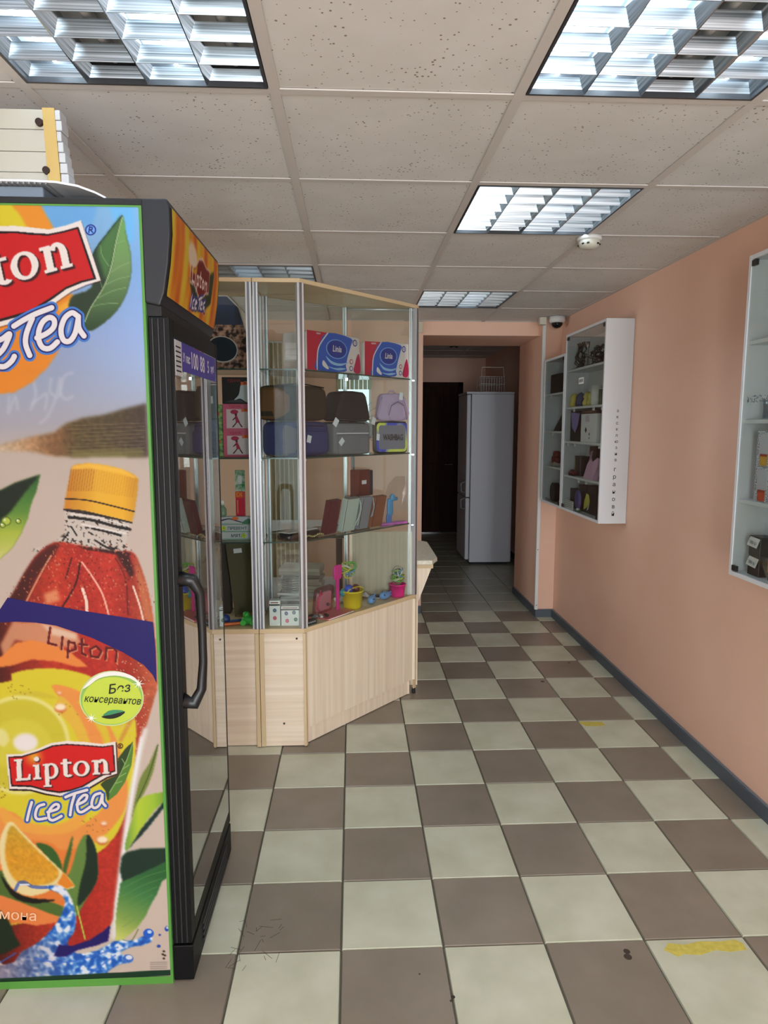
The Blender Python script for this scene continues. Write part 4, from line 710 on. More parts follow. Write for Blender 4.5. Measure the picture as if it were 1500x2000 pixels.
paste(SH[0]+.0006, .036, 'bottom toothpaste box lettered МЯТА with a yellow price star', 'МЯТА', (40, 60, 80), -.540, .03); paste(SH[0]+.0372, .034, 'middle toothpaste box lettered in green with a yellow star at its left', 'ПРЕВЕНТ', (40, 90, 80), -.540, -.062); paste(SH[0]+.0718, .038, 'top toothpaste box with a printed orange flower', None, (0, 0, 0), -.548)
t = thing('toothbrush_pack', 'upright green and red blister pack lettered DI on the toothpaste boxes', 'pack', (-.527, 3.18, SH[0]+.1106)); MB().box(-.022, -.008, 0, .022, .008, .115, mat((206, 40, 70), .3)).build('lower_half', t, True, bevel=.003); MB().box(-.022, -.008, .1152, .022, .008, .215, noise_mat('green_blister', (40, 120, 60), (190, 200, 190), (50, 50, 50), .25)).build('upper_half', t, True, bevel=.003)
MB().box(-.022, -.0086, .085, .020, -.008, .115, mat((216, 70, 40), .4)).build('band', t, True); text('DI', .028, up(-.004, -.0094, .10), mat((240, 150, 50), .4), t, bold=.0008); MB().box(-.014, -.0088, .012, -.010, -.008, .075, mat((236, 150, 90), .4)).build('printed_line', t, True); MB().sbox((.0, -.009, .17), (.022, .008, .045), mat((210, 212, 214), .3), .6, 12).build('brush_head', t, True)
t = thing('bottle', 'small clear and green bottle at the left end of the toothpaste boxes', 'bottle', (-.605, 3.15, SH[0]+.1106)); MB().lathe([(.001, 0), (.016, 0), (.018, .01), (.018, .035), (.007, .052), (.007, .06)], (0, 0, 0), mat((120, 150, 124), .25), 14).build('body', t, True); MB().lathe([(.009, .055), (.009, .075), (.001, .076)], (0, 0, 0), WHITE2, 12).build('cap', t, True)
t = thing('ball', 'small dark blue ball with white marks on the showcase floor', 'ball', (-.610, 3.16, ZB+.0245)); MB().sph((0, 0, 0), .024, mat((44, 70, 150), .35), 12).build('ball', t, True); MB().tube([(0, -.0243*math.cos(q), .0243*math.sin(q)) for q in [-.8+.2*i for i in range(9)]], .0012, WHITE2, 4).build('seam', t, True)
GRN = mat((60, 180, 70), .35)
t = thing('toy_frog', 'bright green plastic toy with round feet on the showcase floor', 'toy', (-.495, 3.15, ZB+.0006)); MB().sbox((0, 0, .022), (.07, .045, .040), GRN, .7, 14).build('body', t, True); MB().sph((-.012, -.01, .05), .016, GRN, 8).build('head', t, True)
for sx in (-.025, .02): MB().cyl((sx, -.026, .014), (sx, -.018, .014), .014, .014, mat((90, 210, 90), .35), 12).build('foot', t, True)
for k, (c_, y, lb) in enumerate((((228, 110, 40), 3.125, 'orange toy pen lying left of the green toy'), ((60, 100, 170), 3.165, 'blue and white toy pen lying behind the orange one'))):
    t = thing('toy_pen', lb, 'pen', (-.585, y, ZB+.010), .25+.2*k); MB().cyl((-.05, 0, 0), (.05, 0, 0), .009, .007, mat(c_, .35), 10).build('barrel', t, True); MB().cyl((.05, 0, 0), (.066, 0, 0), .007, .002, mat((220, 216, 200), .4), 10).build('tip', t, True)
t = thing('clutch_case', 'olive green flat case leaning inside the straight showcase with a white label', 'case', (-.555, 3.30, ZB+.0006)); OL = cloth((70, 66, 46), (92, 88, 64), 'olive_cloth'); OT = Matrix.Rotation(-.10, 4, 'Y')
MB(OT).box(-.03, -.02, .0, .085, .02, .385, OL).build('body', t, True, bevel=.004); MB(OT).box(.005, -.0215, .32, .045, -.020, .342, TAGP).build('label', t, True); MB(OT).box(-.02, -.021, .0, .07, -.020, .012, mat((130, 110, 80), .5)).build('edge', t, True)
t = thing('clutch_case', 'black flat case standing right of the olive one', 'case', (-.482, 3.366, ZB+.0006)); MB().box(-.025, -.03, 0, .018, .03, .39, BLACKM).build('body', t, True, bevel=.004); MB().box(-.02, -.0312, .02, -.018, -.030, .37, mat((60, 60, 62), .5)).build('seam', t, True)
t = thing('clutch_case', 'dark brown flat case at the left behind the toys', 'case', (-.640, 3.366, ZB+.0006)); MB().box(-.03, -.03, 0, .025, .03, .37, mat((52, 40, 32), .6)).build('body', t, True, bevel=.004); MB().box(-.028, -.0312, .03, -.026, -.030, .35, mat((80, 64, 50), .5)).build('seam', t, True)
# coffee poster standing on the top shelf
t = thing('coffee_poster', 'leaning board with a dark cup and coffee beans print, upper shelf beside the cooler', 'poster', (-.60, 3.33, SH[2]+.004)); PB = [(-.18, 0), (.128, 0), (.128, .09), (.066, .30), (.01, .355), (-.18, .355)]
bean = noise_mat('coffee_beans_print', (40, 18, 14), (196, 150, 130), (42, 42, 42), .4, 3, .42, .62)
M_ = Matrix.Translation((0, .0, 0)); 
MB(M_).add([(x, 0, z) for x, z in PB]+[(x, .008, z) for x, z in PB], [list(range(6)), list(range(6, 12))[::-1]]+[[i, 6+i, 6+(i+1) % 6, (i+1) % 6] for i in range(6)], mat((214, 208, 200), .5)).build('board', t, True)
MB().flat([(-.17, .004), (.120, .004), (.120, .088), (.084, .22), (-.17, .22)], bean, M=F2(-.0006)).build('bean_print', t, True); MB().flat([(-.17, .22), (.084, .22), (.060, .298), (.008, .35), (-.17, .35)], noise_mat('night_blue_print', (20, 34, 66), (40, 70, 120), (6, 6, 6), .4), M=F2(-.0006)).build('sky_print', t, True)
MB().flat(ell(-.02, .105, .074, .062, 30, -.15), mat((206, 200, 196), .4), M=F2(-.0012)).build('cup_rim', t, True); MB().flat(ell(-.02, .106, .069, .057, 30, -.15), mat((22, 36, 52), .3), M=F2(-.0018)).build('cup_print', t, True)

# ------------------------------------------------------------------ things behind the showcases
t = thing('service_counter', 'low birch counter with a cut-corner top sticking out behind the corner showcase', 'counter', (.2, 4.15, 0))
TOPL = noise_mat('speckled_worktop', (214, 206, 186), (232, 226, 208), (60, 60, 60), .4)
MB().prism([(0, 3.80), (.455, 3.80), (.495, 3.90), (.495, 4.44), (.44, 4.50), (0, 4.50)], .725, .750, TOPL).build('worktop', t, bevel=.003)
MB().prism([(.01, 3.82), (.375, 3.82), (.375, 4.46), (.01, 4.46)], .0, .70, LAM_V).build('body', t); MB().add([(.375, 3.83, .724), (.462, 3.83, .724), (.378, 3.83, .50), (.375, 3.848, .724), (.462, 3.848, .724), (.378, 3.848, .50)], [(0,2,1),(3,4,5),(0,1,4,3),(1,2,5,4),(2,0,3,5)], LAM_V).build('bracket', t)
MB().prism([(.01, 3.82), (.462, 3.82), (.462, 4.46), (.01, 4.46)], .70, .7245, EDGEB).build('edge_band', t)
t = thing('standing_fan', 'grey pedestal fan seen through the corner showcase', 'fan', (0, 4.96, 0)); GF = mat((120, 118, 122), .3, .6)
MB().cyl((0, 4.96, .03), (0, 4.96, 1.38), .016, .013, GF).build('pole', t); MB().lathe([(.20, 0), (.20, .02), (.04, .04), (.02, .06)], (0, 4.96, 0), mat((70, 70, 74), .4), 28).build('base', t); MB().sbox((0, 4.99, 1.50), (.12, .18, .12), mat((84, 70, 58), .4), .7).build('motor', t); MB().lathe([(.020, 1.33), (.036, 1.36), (.036, 1.42), (.022, 1.45)], (0, 4.96, 0), mat((84, 70, 58), .4), 14).build('joint', t)
b = MB()
for k in range(24):
    a = k*math.pi/12; b.tube([(.04*math.cos(a), 4.87, 1.55+.04*math.sin(a)), (.19*math.cos(a), 4.84, 1.55+.19*math.sin(a)), (.20*math.cos(a), 4.91, 1.55+.20*math.sin(a))], .0015, GF, 4)
b.build('grille', t)
for k in range(3): MB(Matrix.Translation((0, 4.89, 1.55)) @ Matrix.Rotation(k*2.094, 4, 'Y')).sbox((0, 0, .10), (.10, .008, .15), mat((160, 166, 172), .3), .7, 12).build('blade', t)
t = thing('desk', 'white desk with a black edge and black legs behind the showcases', 'desk', (-.25, 4.35, 0))
MB().box(-.80, 4.05, .84, -.06, 4.70, .865, WHITE).build('desktop', t, bevel=.003); MB().tube([(-.80, 4.04, .86), (-.4, 4.035, .857), (-.05, 4.04, .86)], .016, BLACKM).build('front_edge', t)
for x in (-.76, -.09):
    for y in (4.1, 4.66): MB().box(x-.015, y-.015, 0, x+.015, y+.015, .84, BLACKM).build('leg', t)
MB().box(-.745, 4.10, .45, -.105, 4.645, .47, WHITE).build('lower_shelf', t)
t = thing('paper_pile', 'pile of white papers on the lower shelf of the desk', 'papers', (-.33, 4.3, .4706)); r_ = random.Random(3)
for k in range(7): MB(Matrix.Rotation(r_.uniform(-.2, .2), 4, 'Z')).box(-.13, -.1, .022*k, .13, .1, .022*k+.02, mat(r_.choice([(220, 218, 214), (180, 182, 188), (236, 234, 228)]), .6)).build('sheaf', t, True)
t = thing('curtain', 'cream curtain strips hanging on the wall behind the showcases', 'curtain', (-.75, 5.25, 0))
b = MB(); n = 49; cu_ = mat((214, 198, 168), .8)
b.add([(-.66+.24*k/(n-1), 5.30+.018*math.sin(k*.9), z) for z in (.25, 2.145) for k in range(n)], [(k, k+1, n+k+1, n+k) for k in range(n-1)], cu_, True); b.build('fabric', t)
MB().cyl((-.80, 5.30, 2.15), (-.35, 5.30, 2.15), .010, .010, ALU).build('rod', t)

# ------------------------------------------------------------------ printed artwork
def project(P):
    v = P-np.array([0, 0, CAM_H]); z = v @ np.array(AF); return 750+F_PX*(v @ np.array(AR))/z, 1000-F_PX*(v @ np.array(AU))/z
class Art:                                     # paints colours into a grid; sheet coordinates U (right), V (down)
    def __init__(s, U, V): s.U, s.V = U, V; s.C = np.zeros(U.shape+(3,)); s.rng = np.random.RandomState(5)
    def mask(s, pts):
        U, V = s.U, s.V; m = np.zeros(U.shape, bool); P = np.array(pts, float); lo, hi = P.min(0), P.max(0)
        idx = np.where((U >= lo[0]) & (U <= hi[0]) & (V >= lo[1]) & (V <= hi[1])); u, v = U[idx], V[idx]; r = np.zeros(u.shape, bool)
        for (x0, y0), (x1, y1) in zip(P, np.roll(P, -1, 0)):
            if y0 == y1: continue
            r ^= ((y0 > v) != (y1 > v)) & (u < (x1-x0)*(v-y0)/(y1-y0)+x0)
        m[idx] = r; return m.astype(float)
    def blur(s, m, n):
        for _ in range(n):
            p = np.pad(m, 1, 'edge'); m = (p[:-2, 1:-1]+p[2:, 1:-1]+2*m)/4; p = np.pad(m, 1, 'edge'); m = (p[1:-1, :-2]+p[1:-1, 2:]+2*m)/4
        return m
    def put(s, m, c):
        c = c if isinstance(c, np.ndarray) else np.array(c, float); s.C = s.C*(1-m[..., None])+c*m[..., None]
    def poly(s, pts, c, sm=0, blur=1, a=1.0): m = s.blur(s.mask(spline(pts, sm) if sm else pts), blur)*a; s.put(m, c); return m
    def line(s, pts, w_, c, blur=1, a=1.0, sm=4):
        pts = spline(pts, sm, False) if sm and len(pts) > 2 else pts; D = np.full(s.U.shape, 1e9)
        for (x0, y0), (x1, y1) in zip(pts, pts[1:]):
            dx, dy = x1-x0, y1-y0; L = dx*dx+dy*dy+1e-9; t = np.clip(((s.U-x0)*dx+(s.V-y0)*dy)/L, 0, 1); D = np.minimum(D, np.hypot(s.U-x0-t*dx, s.V-y0-t*dy))
        m = np.clip(w_/2-D+.8, 0, 1)
        if blur > 1: m = s.blur(m, blur)
        s.put(m*a, c)
    def ring(s, cx, cy, rx, ry, c, w_=None, blur=1, a=1.0):
        d = np.hypot((s.U-cx)/rx, (s.V-cy)/ry)*min(rx, ry); R = min(rx, ry); m = np.clip(R-d+.8, 0, 1) if w_ is None else np.clip(w_/2-abs(d-R)+.8, 0, 1)
        if blur > 1: m = s.blur(m, blur)
        s.put(m*a, c)
    def noise(s, k=1, seed=1):
        r = np.random.RandomState(seed); m = r.rand(*s.U.shape); m = s.blur(m, k); return (m-m.min())/(m.max()-m.min())
    def grad(s, v, stops):
        vs = [q[0] for q in stops]; return np.stack([np.interp(v, vs, [q[1][i] for q in stops]) for i in range(3)], -1)
def art_mesh(name, P, art, shape, parent, gain=1.0):
    n, m = shape; c = np.clip(art.C/255, 0, 1); l = np.where(c <= .04045, c/12.92, ((c+.055)/1.055)**2.4); l = 1.04*l**1.22*gain; l = np.minimum(l, .92)
    me = bpy.data.meshes.new(name); I = np.array(W[parent.name].inverted()); V = P.reshape(-1, 3) @ I[:3, :3].T+I[:3, 3]
    ii = np.arange(n*m).reshape(n, m); f = np.stack([ii[:-1, :-1], ii[:-1, 1:], ii[1:, 1:], ii[1:, :-1]], -1).reshape(-1, 4)
    me.vertices.add(n*m); me.vertices.foreach_set('co', V.astype(np.float32).ravel()); me.loops.add(f.size); me.loops.foreach_set('vertex_index', f.astype(np.int32).ravel())
    me.polygons.add(len(f)); me.polygons.foreach_set('loop_start', np.arange(0, f.size, 4, dtype=np.int32)); me.update(); me.validate()
    a = me.color_attributes.new('print', 'FLOAT_COLOR', 'POINT'); a.data.foreach_set('color', np.concatenate([l.reshape(-1, 3), np.ones((n*m, 1))], 1).astype(np.float32).ravel())
    me.materials.append(PRINT); o = bpy.data.objects.new(name, me); COL.objects.link(o); o.parent = parent; W[o.name] = W[parent.name]; return o

YP = 1.700; PX0, PX1, PZ0, PZ1 = -1.13, -.503, .0, 2.026
gx = np.arange(PX0, PX1+.0001, .0024); gz = np.arange(PZ1, PZ0-.0001, -.0024)
GX, GZ = np.meshgrid(gx, gz); GP = np.stack([GX, np.full_like(GX, YP-.0006), GZ], -1); GU, GV = project(GP)
a = Art(GU, GV); rng = random.Random(11)
bg = a.grad(GV, [(400, (150, 200, 240)), (520, (146, 186, 232)), (650, (164, 188, 232)), (760, (176, 190, 218)), (830, (186, 190, 206)), (890, (206, 200, 196)), (1000, (212, 204, 200)), (1920, (222, 214, 208))])
a.C = bg.copy(); wgt = np.clip((GU-120)/160, 0, 1)*np.clip((900-GV)/200, 0, 1); a.C = a.C*(1-.16*(1-wgt[..., None])*np.array([.3, .55, .75]))
L_ = -240
a.poly([(78, 398), (190, 398), (186, 420), (180, 440), (105, 450)], (120, 178, 228), blur=4, a=.8); a.poly([(212, 400), (262, 400), (262, 470), (240, 480)], (122, 196, 246), blur=6, a=.7)
a.poly([(L_, 398), (78, 398), (90, 420), (108, 450), (L_, 450)], (232, 158, 60), blur=2); a.poly([(L_, 398), (20, 398), (36, 415), (54, 446), (L_, 446)], (222, 206, 60), blur=2)
# faint script, hill
for k, P in enumerate(([(60, 800), (70, 770), (64, 740)], [(62, 790), (80, 775), (92, 770), (88, 800)], [(100, 740), (98, 765), (115, 775), (118, 738), (108, 780), (92, 815), (78, 826)], [(142, 728), (126, 735), (118, 765), (128, 780), (142, 774)], [(18, 775), (16, 808), (30, 775), (34, 800)])): a.line(P, 4.5, (200, 202, 214), blur=2, a=.45)
m = a.blur(a.mask([(L_, 872), (0, 868), (60, 853), (105, 845), (128, 828), (160, 817), (205, 810), (240, 799), (285, 788), (290, 893), (200, 891), (150, 893), (100, 890), (60, 882), (L_, 884)]), 5)
hc = a.grad(GU, [(0, (196, 176, 152)), (60, (182, 146, 112)), (110, (142, 106, 72)), (150, (104, 88, 58)), (220, (100, 86, 60)), (280, (88, 72, 62))])*(.82+.36*a.noise(3, 2)[..., None]); a.put(m, hc)
mh = a.blur(a.mask([(140, 880), (280, 876), (282, 893), (140, 893)]), 4); a.put(mh*.5, (150, 146, 84))
for k in range(9): a.line([(120+10*k % 60, 832+7*k), (282, 826+7*k)], 1.0, (150, 138, 106), a=.4, sm=0)
# orange disc under the top logo
a.poly([(L_, 560), (143, 575), (139, 600), (128, 645), (112, 690), (92, 718), (62, 747), (28, 766), (0, 769), (L_, 769)], (228, 148, 52), blur=2)
a.poly([(112, 600), (146, 577), (138, 604), (118, 612)], (236, 176, 66), blur=2)
# top leaf
a.poly([(239, 421), (226, 435), (208, 458), (190, 482), (180, 502), (180, 560), (142, 578), (136, 604), (166, 640), (174, 646), (198, 634), (228, 606), (247, 572), (256, 530), (254, 492), (247, 462), (242, 440)], (58, 76, 56), 3)
a.poly([(239, 421), (226, 436), (207, 460), (190, 490), (198, 520), (206, 545), (216, 520), (226, 478)], (96, 138, 84), 3, a=.9, blur=4)
m = a.blur(a.mask(spline([(240, 423), (228, 470), (218, 520), (203, 560), (180, 598), (166, 628), (174, 646), (198, 634), (228, 606), (247, 572), (256, 530), (254, 492), (247, 462)], 4)), 1)
a.put(m, a.grad(GV, [(420, (130, 180, 106)), (520, (128, 160, 108)), (590, (98, 126, 84)), (645, (58, 84, 56))]))
a.line([(239, 424), (227, 472), (217, 522), (202, 562), (178, 600), (166, 628)], 1.6, (176, 194, 150))
for P in ([(217, 532), (235, 520), (254, 512)], [(206, 556), (230, 545), (253, 540)], [(192, 582), (220, 568), (246, 562)], [(178, 600), (200, 594), (230, 592)], [(227, 476), (243, 470)], [(213, 520), (200, 500), (196, 480)], [(200, 562), (190, 530)]): a.line(P, 1.2, (160, 184, 136), a=.6)
a.line([(239, 421), (226, 435), (208, 458), (190, 482), (180, 502)], 1.4, (30, 56, 40), a=.8)
# left leaf
a.poly([(L_, 940), (0, 958), (30, 943), (78, 927), (70, 962), (60, 985), (54, 1012), (42, 1040), (24, 1070), (0, 1092), (L_, 1100)], (110, 140, 66), 0); 
m = a.blur(a.mask([(0, 1012), (78, 927), (70, 962), (60, 985), (54, 1012), (42, 1040), (24, 1070), (0, 1092), (-60, 1100)]), 1); a.put(m, a.grad(GV, [(930, (60, 110, 60)), (1000, (110, 150, 70)), (1040, (176, 190, 80)), (1090, (206, 204, 130))]))
a.poly([(L_, 940), (0, 958), (30, 943), (78, 927), (50, 960), (20, 1000), (0, 1022), (L_, 1040)], (30, 48, 30), blur=2)
for (x, y, r) in ((12, 1018, 9), (36, 1018, 5), (5, 1026, 5)): a.ring(x, y, r, r*.9, (186, 200, 90), blur=2); a.ring(x, y, r, r*.9, (90, 110, 40), w_=1.2); a.ring(x-r*.3, y-r*.3, 1.6, 1.6, (240, 244, 220))
# neck
neck = [(125, 996), (258, 1021), (250, 1040), (247, 1058), (256, 1080), (262, 1100), (60, 1075), (110, 1058), (128, 1040)]
m = a.blur(a.mask(neck), 1); n1 = a.noise(1, 7); n2 = a.noise(2, 8); a.put(m*.9, (206, 196, 188)); fleck = ((n1 > .60) & (n2 > .44)).astype(float); a.put(a.blur(fleck, 0)*m*.8, (46, 36, 34))
a.put(a.blur(a.mask([(110, 1060), (255, 1082), (262, 1098), (90, 1072)]), 3), (216, 200, 164))
for P, w_ in (([(134, 1010), (180, 1016), (225, 1028), (254, 1034)], 5), ([(130, 997), (200, 1008), (254, 1020)], 3), ([(180, 1032), (215, 1040), (236, 1046)], 4), ([(140, 1030), (150, 1046)], 2.5), ([(185, 1055), (215, 1072), (228, 1068)], 3), ([(134, 1040), (122, 1056)], 3)): a.line(P, w_, (26, 20, 22), a=.9)
for P, w_ in (([(138, 1004), (190, 1011), (250, 1027)], 2), ([(160, 1024), (245, 1042)], 3)): a.line(P, w_, (228, 220, 214))
# bottle body
body = [(118, 1058), (95, 1064), (70, 1085), (48, 1118), (30, 1150), (12, 1180), (-6, 1215), (-14, 1290), (-14, 1860), (120, 1862), (212, 1812), (224, 1762), (236, 1690), (252, 1590), (266, 1480), (282, 1430), (300, 1370), (308, 1330), (303, 1240), (292, 1165), (276, 1110), (258, 1078), (215, 1076), (170, 1068)]
m = a.blur(a.mask(spline(body, 3)), 1); red = a.grad(GU, [(0, (96, 34, 26)), (40, (150, 50, 36)), (110, (196, 70, 46)), (150, (182, 54, 42)), (215, (196, 66, 50)), (250, (170, 56, 42)), (300, (196, 110, 76))])*(.88+.24*a.noise(2, 3)[..., None]); a.put(m, red)
a.poly([(118, 1060), (95, 1066), (70, 1088), (48, 1120), (14, 1180), (44, 1184), (70, 1130), (108, 1080)], (70, 28, 22), blur=4, a=.8); a.poly([(225, 1080), (252, 1085), (262, 1120), (256, 1130), (240, 1105)], (60, 18, 18), blur=3, a=.9)
a.poly([(262, 1085), (280, 1130), (294, 1190), (300, 1215), (282, 1210), (268, 1130)], (200, 128, 90), blur=4, a=.85); a.poly([(85, 1160), (112, 1150), (118, 1172), (90, 1182)], (224, 150, 110), blur=5)
a.poly([(150, 1066), (256, 1080), (252, 1086), (170, 1074)], (40, 16, 16), blur=1, a=.8)
for P, c_, w_ in (([(160, 1098), (180, 1126), (200, 1160), (212, 1200)], (236, 178, 160), 3), ([(100, 1085), (84, 1112), (64, 1150), (52, 1174)], (220, 160, 130), 2.2), ([(161, 1150), (168, 1172), (170, 1198)], (240, 214, 200), 5), ([(260, 1145), (272, 1180), (280, 1212)], (236, 206, 190), 3), ([(156, 1100), (148, 1140), (122, 1185)], (72, 16, 18), 3), ([(140, 1090), (128, 1130)], (72, 16, 18), 2), ([(225, 1090), (245, 1130), (250, 1200)], (130, 36, 32), 2)): a.line(P, w_, c_)
for k in range(520):
    y = rng.uniform(1060, 1225); x = rng.uniform(max(8, 118-(y-1058)*1.05), min(302, 252+(y-1058)*.45)); r = rng.uniform(.7, 2.0)
    a_ = rng.choice([((222, 150, 120), .7), ((92, 22, 20), .6), ((206, 110, 84), .6)]); j0 = int((PZ1-at(x, y, YP).z)/.0024); i0 = int((at(x, y, YP).x-PX0)/.0024)
    for di in ((0, 0), (1, 0), (0, 1))[:rng.choice([1, 2, 3])]:
        jj, ii = j0+di[0], i0+di[1]
        if 0 <= jj < GU.shape[0] and 0 <= ii < GU.shape[1]: a.C[jj, ii] = a.C[jj, ii]*(1-a_[1])+np.array(a_[0])*a_[1]
# cap
cap = [(138, 920), (141, 911), (152, 906), (175, 905), (205, 908), (240, 917), (262, 927), (270, 936), (269, 955), (263, 1000), (258, 1020), (200, 1006), (160, 997), (125, 994), (128, 972)]
m = a.blur(a.mask(cap), 1); a.put(m, a.grad(GU, [(125, (206, 140, 52)), (150, (214, 158, 56)), (190, (232, 184, 66)), (240, (234, 184, 56)), (270, (206, 154, 50))]))
for k in range(26):
    x = 136+k*5.0; d = .42 if k < 10 else .16; a.line([(x+3, 917+max(0, x-180)*.22), (x-3, 958+max(0, x-180)*.16)], 2.0, (150, 88, 40), a=d, sm=0)
a.poly([(142, 910), (175, 905), (240, 917), (268, 932), (262, 934), (235, 924), (175, 914), (140, 917)], (242, 196, 84), blur=1, a=.8)
a.line([(127, 974), (170, 977), (215, 987), (262, 999)], 2.2, (60, 36, 24)); a.line([(125, 995), (160, 998), (200, 1007), (258, 1021)], 2.4, (40, 24, 20), a=.8)
# light area and emboss under the band
a.poly([(24, 1214), (60, 1214), (100, 1216), (150, 1236), (160, 1256), (140, 1265), (80, 1262), (30, 1250), (10, 1290), (0, 1260)], (214, 160, 126), blur=4, a=.9); a.poly([(80, 1218), (150, 1238), (150, 1250), (100, 1240)], (230, 206, 186), blur=3, a=.8)
# flavour label
sw = [(L_, 1300), (0, 1284), (30, 1256), (62, 1250), (100, 1258), (140, 1275), (172, 1303), (150, 1303), (110, 1292), (62, 1288), (24, 1300), (L_, 1340)]
a.poly(sw, (232, 148, 78), blur=1)
lab = [(L_, 1336), (0, 1334), (22, 1316), (60, 1307), (110, 1306), (150, 1312), (185, 1325), (215, 1345), (245, 1375), (264, 1405), (266, 1440), (262, 1510), (250, 1570), (232, 1622), (205, 1655), (186, 1670), (160, 1700), (150, 1760), (120, 1790), (60, 1800), (L_, 1800)]
lm = a.blur(a.mask(spline(lab, 3)), 1); d = np.hypot(GU-40, GV-1455); lc = np.zeros(GU.shape+(3,)); YE, OR_, PE = (220, 206, 62), (234, 160, 88), (224, 182, 72)
lc[:] = YE; cur = (GU-10)*.9+(GV-1380)*.55
def lay(pts, c_, bl=1, al=1.0):
    mm = a.blur(a.mask(spline(pts, 4)), bl)*al; lc[:] = lc*(1-mm[..., None])+np.array(c_, float)*mm[..., None]
lay([(100, 1340), (150, 1350), (180, 1370), (215, 1420), (235, 1470), (230, 1520), (205, 1530), (180, 1460), (150, 1400)], OR_); lay([(118, 1360), (140, 1378), (165, 1420), (180, 1470), (170, 1480), (140, 1420), (110, 1385)], (228, 190, 80)); lay([(150, 1365), (190, 1390), (215, 1440), (212, 1500), (200, 1440), (175, 1400)], YE, 2, .8)
lay([(L_, 1570), (0, 1580), (60, 1612), (130, 1622), (190, 1590), (225, 1540), (240, 1490), (250, 1560), (225, 1610), (180, 1650), (130, 1680), (60, 1700), (L_, 1700)], OR_); lay([(0, 1575), (40, 1600), (90, 1612), (130, 1604), (170, 1580), (150, 1620), (80, 1630), (10, 1610)], (236, 176, 86), 2); lay([(L_, 1640), (60, 1640), (120, 1660), (170, 1660), (160, 1740), (60, 1800), (L_, 1800)], (230, 140, 70), 2)
lay([(105, 1338), (150, 1348), (175, 1372), (150, 1368)], OR_, 1); lay([(20, 1355), (70, 1350), (120, 1365), (70, 1362)], (206, 190, 70), 2, .6)
a.put(lm, lc); a.put(np.clip(92-d, 0, 1)*lm*.75, (206, 196, 70)); a.ring(40, 1455, 93, 93, (236, 230, 180), w_=7, blur=3, a=.75); a.ring(40, 1455, 60, 50, (222, 214, 90), blur=5, a=.5); a.ring(50, 1450, 24, 18, (236, 228, 226), blur=5); a.poly([(-10, 1420), (10, 1425), (20, 1445), (8, 1460), (-10, 1450)], (232, 226, 170), blur=4, a=.8)
for k in range(46):
    x, y = rng.choice([(rng.uniform(5, 60), rng.uniform(1335, 1370)), (rng.uniform(100, 160), rng.uniform(1375, 1398)), (rng.uniform(160, 215), rng.uniform(1590, 1625)), (rng.uniform(0, 10), rng.uniform(1530, 1560))]); a.ring(x, y, 1.3, 1.0, (150, 110, 50), a=.6)
for (x, y, r) in ((118, 1381, 11), (200, 1640, 11), (116, 1353, 4), (203, 1608, 6)): a.ring(x, y+r*.25, r, r*.7, (206, 90, 60), blur=2, a=.8); a.ring(x, y, r*.95, r*.6, (246, 230, 200), blur=2)
a.line([(236, 1445), (262, 1395), (290, 1350)], 7, (206, 130, 90), blur=2, a=.6)
for k in range(160): 
    x, y = rng.uniform(225, 292), rng.uniform(1290, 1470); a.C[int((PZ1-at(x, y, YP).z)/.0024), min(GU.shape[1]-1, int((at(x, y, YP).x-PX0)/.0024))] = (226, 176, 150)
# white edge of the bottle
a.line([(283, 1425), (268, 1490), (250, 1590), (238, 1680), (228, 1770), (222, 1830)], 9, (232, 228, 226), blur=5, a=.95); a.line([(276, 1440), (252, 1590), (238, 1700), (226, 1810)], 4, (240, 240, 240), blur=2)
# right hand leaves
a.poly([(309, 1452), (301, 1500), (286, 1540), (268, 1572), (258, 1600), (262, 1570), (274, 1520), (292, 1490)], (132, 146, 76), 3); a.line([(308, 1456), (290, 1515), (268, 1565)], 1.5, (84, 100, 50))
m = a.blur(a.mask(spline([(330, 1548), (300, 1550), (272, 1562), (258, 1600), (244, 1650), (250, 1660), (275, 1620), (300, 1585), (330, 1556)], 4)), 1); a.put(m, a.grad(GU, [(244, (130, 170, 90)), (270, (190, 210, 70)), (300, (170, 200, 70)), (330, (120, 160, 60))]))
a.poly([(330, 1554), (300, 1590), (275, 1620), (252, 1658), (262, 1646), (285, 1622), (318, 1580), (330, 1566)], (30, 62, 54), blur=1)
a.poly([(238, 1672), (248, 1664), (275, 1658), (335, 1656), (335, 1690), (300, 1700), (240, 1724), (234, 1700)], (34, 64, 48), blur=2)
m = a.blur(a.mask([(235, 1724), (262, 1712), (335, 1678), (335, 1708), (316, 1722), (306, 1748), (296, 1764), (284, 1790), (268, 1812), (240, 1836), (226, 1838), (226, 1790)]), 1); a.put(m, a.grad(GV+.4*(330-GU), [(1720, (60, 116, 66)), (1770, (84, 140, 84)), (1830, (150, 176, 96)), (1870, (206, 210, 120))]))
for k in range(6): a.line([(240, 1735+15*k), (285-5*k, 1712+17*k), (325-9*k, 1700+16*k)], 1.0, (120, 164, 100), a=.5)
a.line([(240, 1836), (256, 1838), (270, 1815)], 2, (120, 130, 60), a=.7)
